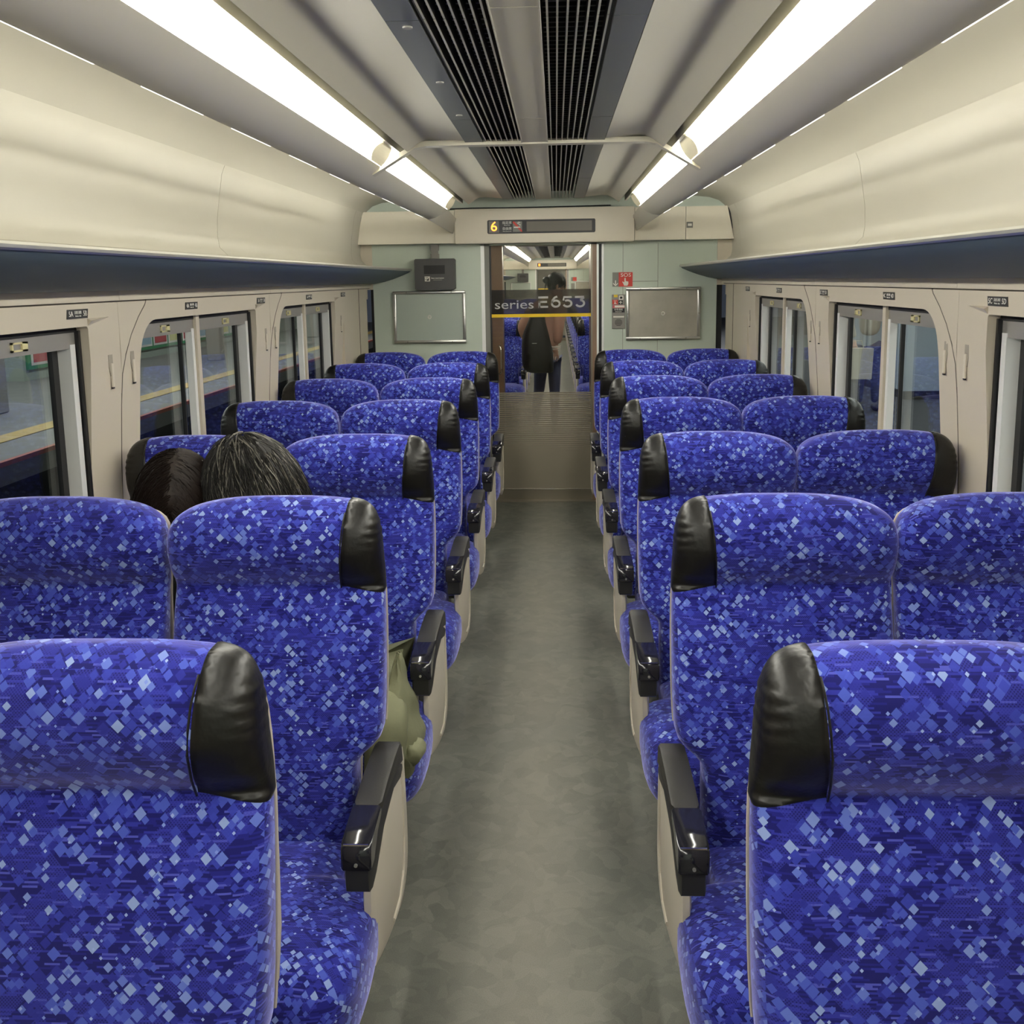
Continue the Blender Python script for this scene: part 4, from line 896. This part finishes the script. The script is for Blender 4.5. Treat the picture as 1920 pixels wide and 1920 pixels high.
for z, r1, r2, xx in cr([(.012, .012, .030, .238), (.006, .024, .042, .244), (-.012, .032, .046, .248), (-.032, .026, .040, .243), (-.046, .012, .028, .238)], 3): rings.append([(xx+r1*math.cos(2*math.pi*k/16), -.35+r2*math.sin(2*math.pi*k/16)+.004*math.sin(k*2.1), z+.004*math.sin(k*1.7)) for k in range(16)])
mb.loft(rings); mb.build('pocket_flap', M['olive'], ct, smooth=60)
wom = seated('person', 'passenger with straight dark brown parted hair, head bowed, at the window in the third row', -1.05, -.930, 2.52, 1.098, (math.radians(32), math.radians(5), math.radians(14)), 'pack', 'navy', 'hair1', 0, True, R3, 5, .10, [(-1.15, R3-.66, .52), (-.96, R3-.68, .52)], [(-1.14, R3-.68, 0), (-.97, R3-.70, 0)], .15)

# standing person in the doorway of the next carriage, back to us, head turned right
def standing():
    Y = 10.75; X0 = -.045
    T = thing('person', 'person standing beyond the glass door in a pink jacket and jeans, hair in a bun', 'person', (X0, Y, 0))
    V = [((.03, 0, .90), (.135, .10)), ((.03, .0, 1.05), (.135, .10)), ((.02, .0, 1.22), (.155, .11)), ((.04, .0, 1.38), (.155, .10)), ((.075, .0, 1.47), (.08, .07)), ((.09, .0, 1.53), .05)]; E = [(0, 1), (1, 2), (2, 3), (3, 4), (4, 5)]
    for s, el, wr in ((-1, (-.25, -.02, 1.16), (-.18, .12, 1.0)), (1, (.155, -.14, 1.20), (.135, -.12, .985))):
        b = len(V); V += [((.03+s*.14, 0 if s < 0 else -.07, 1.39), .068), (el, .062), (wr, .050)]; E += [(3, b), (b, b+1), (b+1, b+2)]
    skin_body('jacket', V, E, M['pink'], T)
    V = [((.03, 0, .90), (.14, .11))]; E = []
    for s, fx in ((-1, -.10), (1, .105)):
        b = len(V); V += [((.03+s*.07, 0, .80), .088), ((.02+s*.085, -.01, .48), .062), ((fx, .0, .28), .054), ((fx, .01, .09), .042)]; E += [(0, b), (b, b+1), (b+1, b+2), (b+2, b+3)]
    skin_body('jeans', V, E, M['navy'], T)
    for fx in (-.10, .11): mb = MB(); mb.ball((fx, .05, .045), (.048, .135, .045), 14, 8); mb.build('shoe', M['shoe'], T, smooth=True)
    mb = MB(); r = []
    for z, rx in ((1.40, .15), (1.44, .13), (1.485, .10), (1.50, .075)): r.append([(.06+rx*math.cos(a*math.pi/10), rx*.75*math.sin(a*math.pi/10), z) for a in range(20)])
    mb.loft(r); mb.build('collar', M['ybg'], T, smooth=60)
    mb = MB()
    for k in range(3): mb.tube([(.12+.05*math.cos(a*math.pi/8), -.10+.05*math.sin(a*math.pi/8), .965-.016*k) for a in range(17)], .004, 6)
    mb.build('striped_cuff', M['white'], T)
    hand_mesh(T, (.12, -.10, .95), (math.radians(80), 0, 0), -1)
    h = head_mesh(T, (.125, .0, 1.61), (math.radians(14), 0, math.radians(112))); hair(h, 'hair2', 0, 500, .09, low=-.07, seed=9, puff=.014)
    mb = MB(); mb.ball((-.0, .115, .03), (.04, .045, .04), 14, 10); mb.build('hair_bun', M['hair2'], h, smooth=True)
    # backpack
    mb = MB(); rings = []
    for z, wl, wr_, d in cr([(.69, -.12, .05, .06), (.70, -.18, .09, .10), (.76, -.235, .095, .13), (.90, -.245, .09, .14), (1.08, -.235, .05, .13), (1.22, -.18, .015, .11), (1.34, -.13, .0, .08), (1.38, -.09, -.02, .05)], 3):
        r2 = []
        for k in range(24):
            a = 2*math.pi*k/24; c, q = math.cos(a), math.sin(a); r2.append(((wl+wr_)/2+(wr_-wl)/2*math.copysign(abs(c)**.6, c), -.17+d*math.copysign(abs(q)**.7, q), z))
        rings.append(r2)
    bp = thing('backpack', 'large black backpack worn by the person beyond the glass door', 'backpack', (X0, Y, 0))
    mb.loft(rings); mb.build('body', M['pack'], bp, smooth=True)
    MB().tube([(-.14, -.05, 1.39), (-.13, -.17, 1.37), (-.10, -.24, 1.25)], .014, 8).build('strap', M['matte'], bp); MB().tube([(.06, -.03, 1.42), (.02, -.14, 1.40), (-.02, -.22, 1.28)], .014, 8).build('strap', M['matte'], bp)
    MB().box(-.13, -.08, -.315, -.305, 1.01, 1.014).build('zip_trim', M['silver'], bp)
standing()

# ------------------------------------------------------------------ station outside
o = MB().box(-16, -5.35, -6, 42, -.25, -.02).build('platform_left', M['plat']); o['kind'] = 'structure'
tl = MB().box(-6.35, -6.05, -6, 42, -.02, -.012).build('trim_1', M['tact']); tl['kind'] = 'structure'
tl = MB().box(-5.40, -5.34, -6, 42, -.06, -.012).build('trim_2', M['rededge']); tl['kind'] = 'structure'
o = MB().box(-5.6, -5.35, -6, 42, -1.2, -.25).box(-5.6, -1.5, -6, 42, -1.3, -1.2).build('track_bed', M['dk']); o['kind'] = 'structure'
o = MB().box(1.62, 14, -6, 42, -.25, -.02).build('platform_right', M['dfloor']); o['kind'] = 'structure'
tl = MB().box(2.3, 2.6, -6, 42, -.02, -.012).build('trim_3', M['tact']); tl['kind'] = 'structure'
o = MB().box(-16.2, -16, -6, 42, -.25, 4).box(14, 14.2, -6, 42, -.25, 4).box(-16, 14, -6, 42, 3.9, 4).build('station_shell', M['dk']); o['kind'] = 'structure'
K = thing('kiosk', 'pale green kiosk with a row of green framed adverts on the far platform', 'kiosk', (-9.6, 24, -.02))
B('body', 'kiosk', K, -1.2, 0, -6.5, 14, 0, 2.4)
ad = B('advert_frame', 'adg', K, 0, .05, -6.4, 9.0, .20, 1.55)
cols = ['adr', 'adb', 'adw', 'ady', 'adw', 'adb', 'adr', 'ady']
for k in range(16):
    y0 = -6.3+k*.93; p = B('advert_panel', 'adw', ad, .05, .06, y0, y0+.84, .27, 1.48)
    random.seed(k); mb = MB()
for k in range(16):
    y0 = -6.3+k*.93; B('advert_picture', cols[k % 8], K, .055, .068, y0+.07, y0+.77, .32, 1.40)
    for q in range(4): yy = y0+.12+random.random()*.4; zz = .38+random.random()*.6; B('advert_picture', random.choice(cols+['signgrey', 'conc']), K, .066, .072, yy, yy+.12+random.random()*.12, zz, zz+.1+random.random()*.25)
for k, y in enumerate((4, 13, 22, 31)):
    c = MB().box(-.16, .16, -.16, .16, 0, 3.9, bev=.02).build('platform_column', M['conc']); c.location = (-7.6, y, -.02)
    tag(c, 'pale square column on the platform across the tracks', 'column', 'columns on the far platform')
bx = thing('platform_hut', 'pale blue panelled hut on the platform outside the right windows', 'hut', (5.95, 13.6, -.02))
B('wall_face', 'bluep', bx, -1.15, 4.0, 0, 3, .12, 2.9); B('plinth', 'matte', bx, -1.12, 4.0, .03, 3, 0, .12)
for sx_, lab in ((-11.0, 'over the kiosk'), (-6.8, 'over the yellow strip of the far platform'), (3.0, 'over the near platform beside the right windows'), (6.2, 'over the pale blue hut')):
    T = MB(); T.box(-.05, .05, -9, 30, -.03, 0); o = T.build('added_station_light', M['tube']); o.location = (sx_, 0, 3.5)  # tubes added above the view to light the platforms outside
    tag(o, 'added unseen line of fluorescent station light '+lab, 'station light')
def outside_person():
    X, Y = 4.0, 12.6
    T = thing('person', 'person in a beige jacket and navy trousers on the platform outside the right window', 'person', (X, Y, -.02))
    V = [((0, 0, .92), (.15, .11)), ((0, 0, 1.1), (.15, .11)), ((0, 0, 1.32), (.17, .12)), ((0, 0, 1.45), (.08, .07)), ((0, 0, 1.52), .05)]; E = [(0, 1), (1, 2), (2, 3), (3, 4)]
    for s in (-1, 1): b = len(V); V += [((s*.17, 0, 1.38), .06), ((s*.25, -.02, 1.12), .05), ((s*.22, -.10, .92), .042)]; E += [(2, b), (b, b+1), (b+1, b+2)]
    skin_body('jacket', V, E, M['beige'], T)
    V = [((0, 0, .90), (.15, .11))]; E = []
    for s in (-1, 1): b = len(V); V += [((s*.08, 0, .80), .09), ((s*.09, -.01, .48), .065), ((s*.10, 0, .09), .045)]; E += [(0, b), (b, b+1), (b+1, b+2)]
    skin_body('trousers', V, E, M['navy'], T)
    for s in (-1, 1): mb = MB(); mb.ball((s*.10, -.05, .045), (.048, .13, .045), 14, 8); mb.build('shoe', M['shoe'], T, smooth=True); hand_mesh(T, (s*.22, -.12, .90), (math.radians(60), 0, 0), s)
    h = head_mesh(T, (0, 0, 1.62), (0, 0, math.radians(20))); hair(h, 'hair2', 0, 300, .09, seed=12)
    bg = thing('paper_bag', 'pale paper bag carried by the person outside the right window', 'bag', (X-.2, Y-.2, .40)); mb = MB(); mb.loft([[(-.17, -.06, 0), (.17, -.06, 0), (.17, .06, 0), (-.17, .06, 0)], [(-.18, -.07, .38), (.18, -.07, .38), (.18, .07, .38), (-.18, .07, .38)]]); mb.build('body', M['bag'], bg)
    MB().tube([(-.08, 0, .37), (-.05, 0, .47), (.05, 0, .47), (.08, 0, .37)], .006, 6).build('handle', M['bag'], bg)
outside_person()
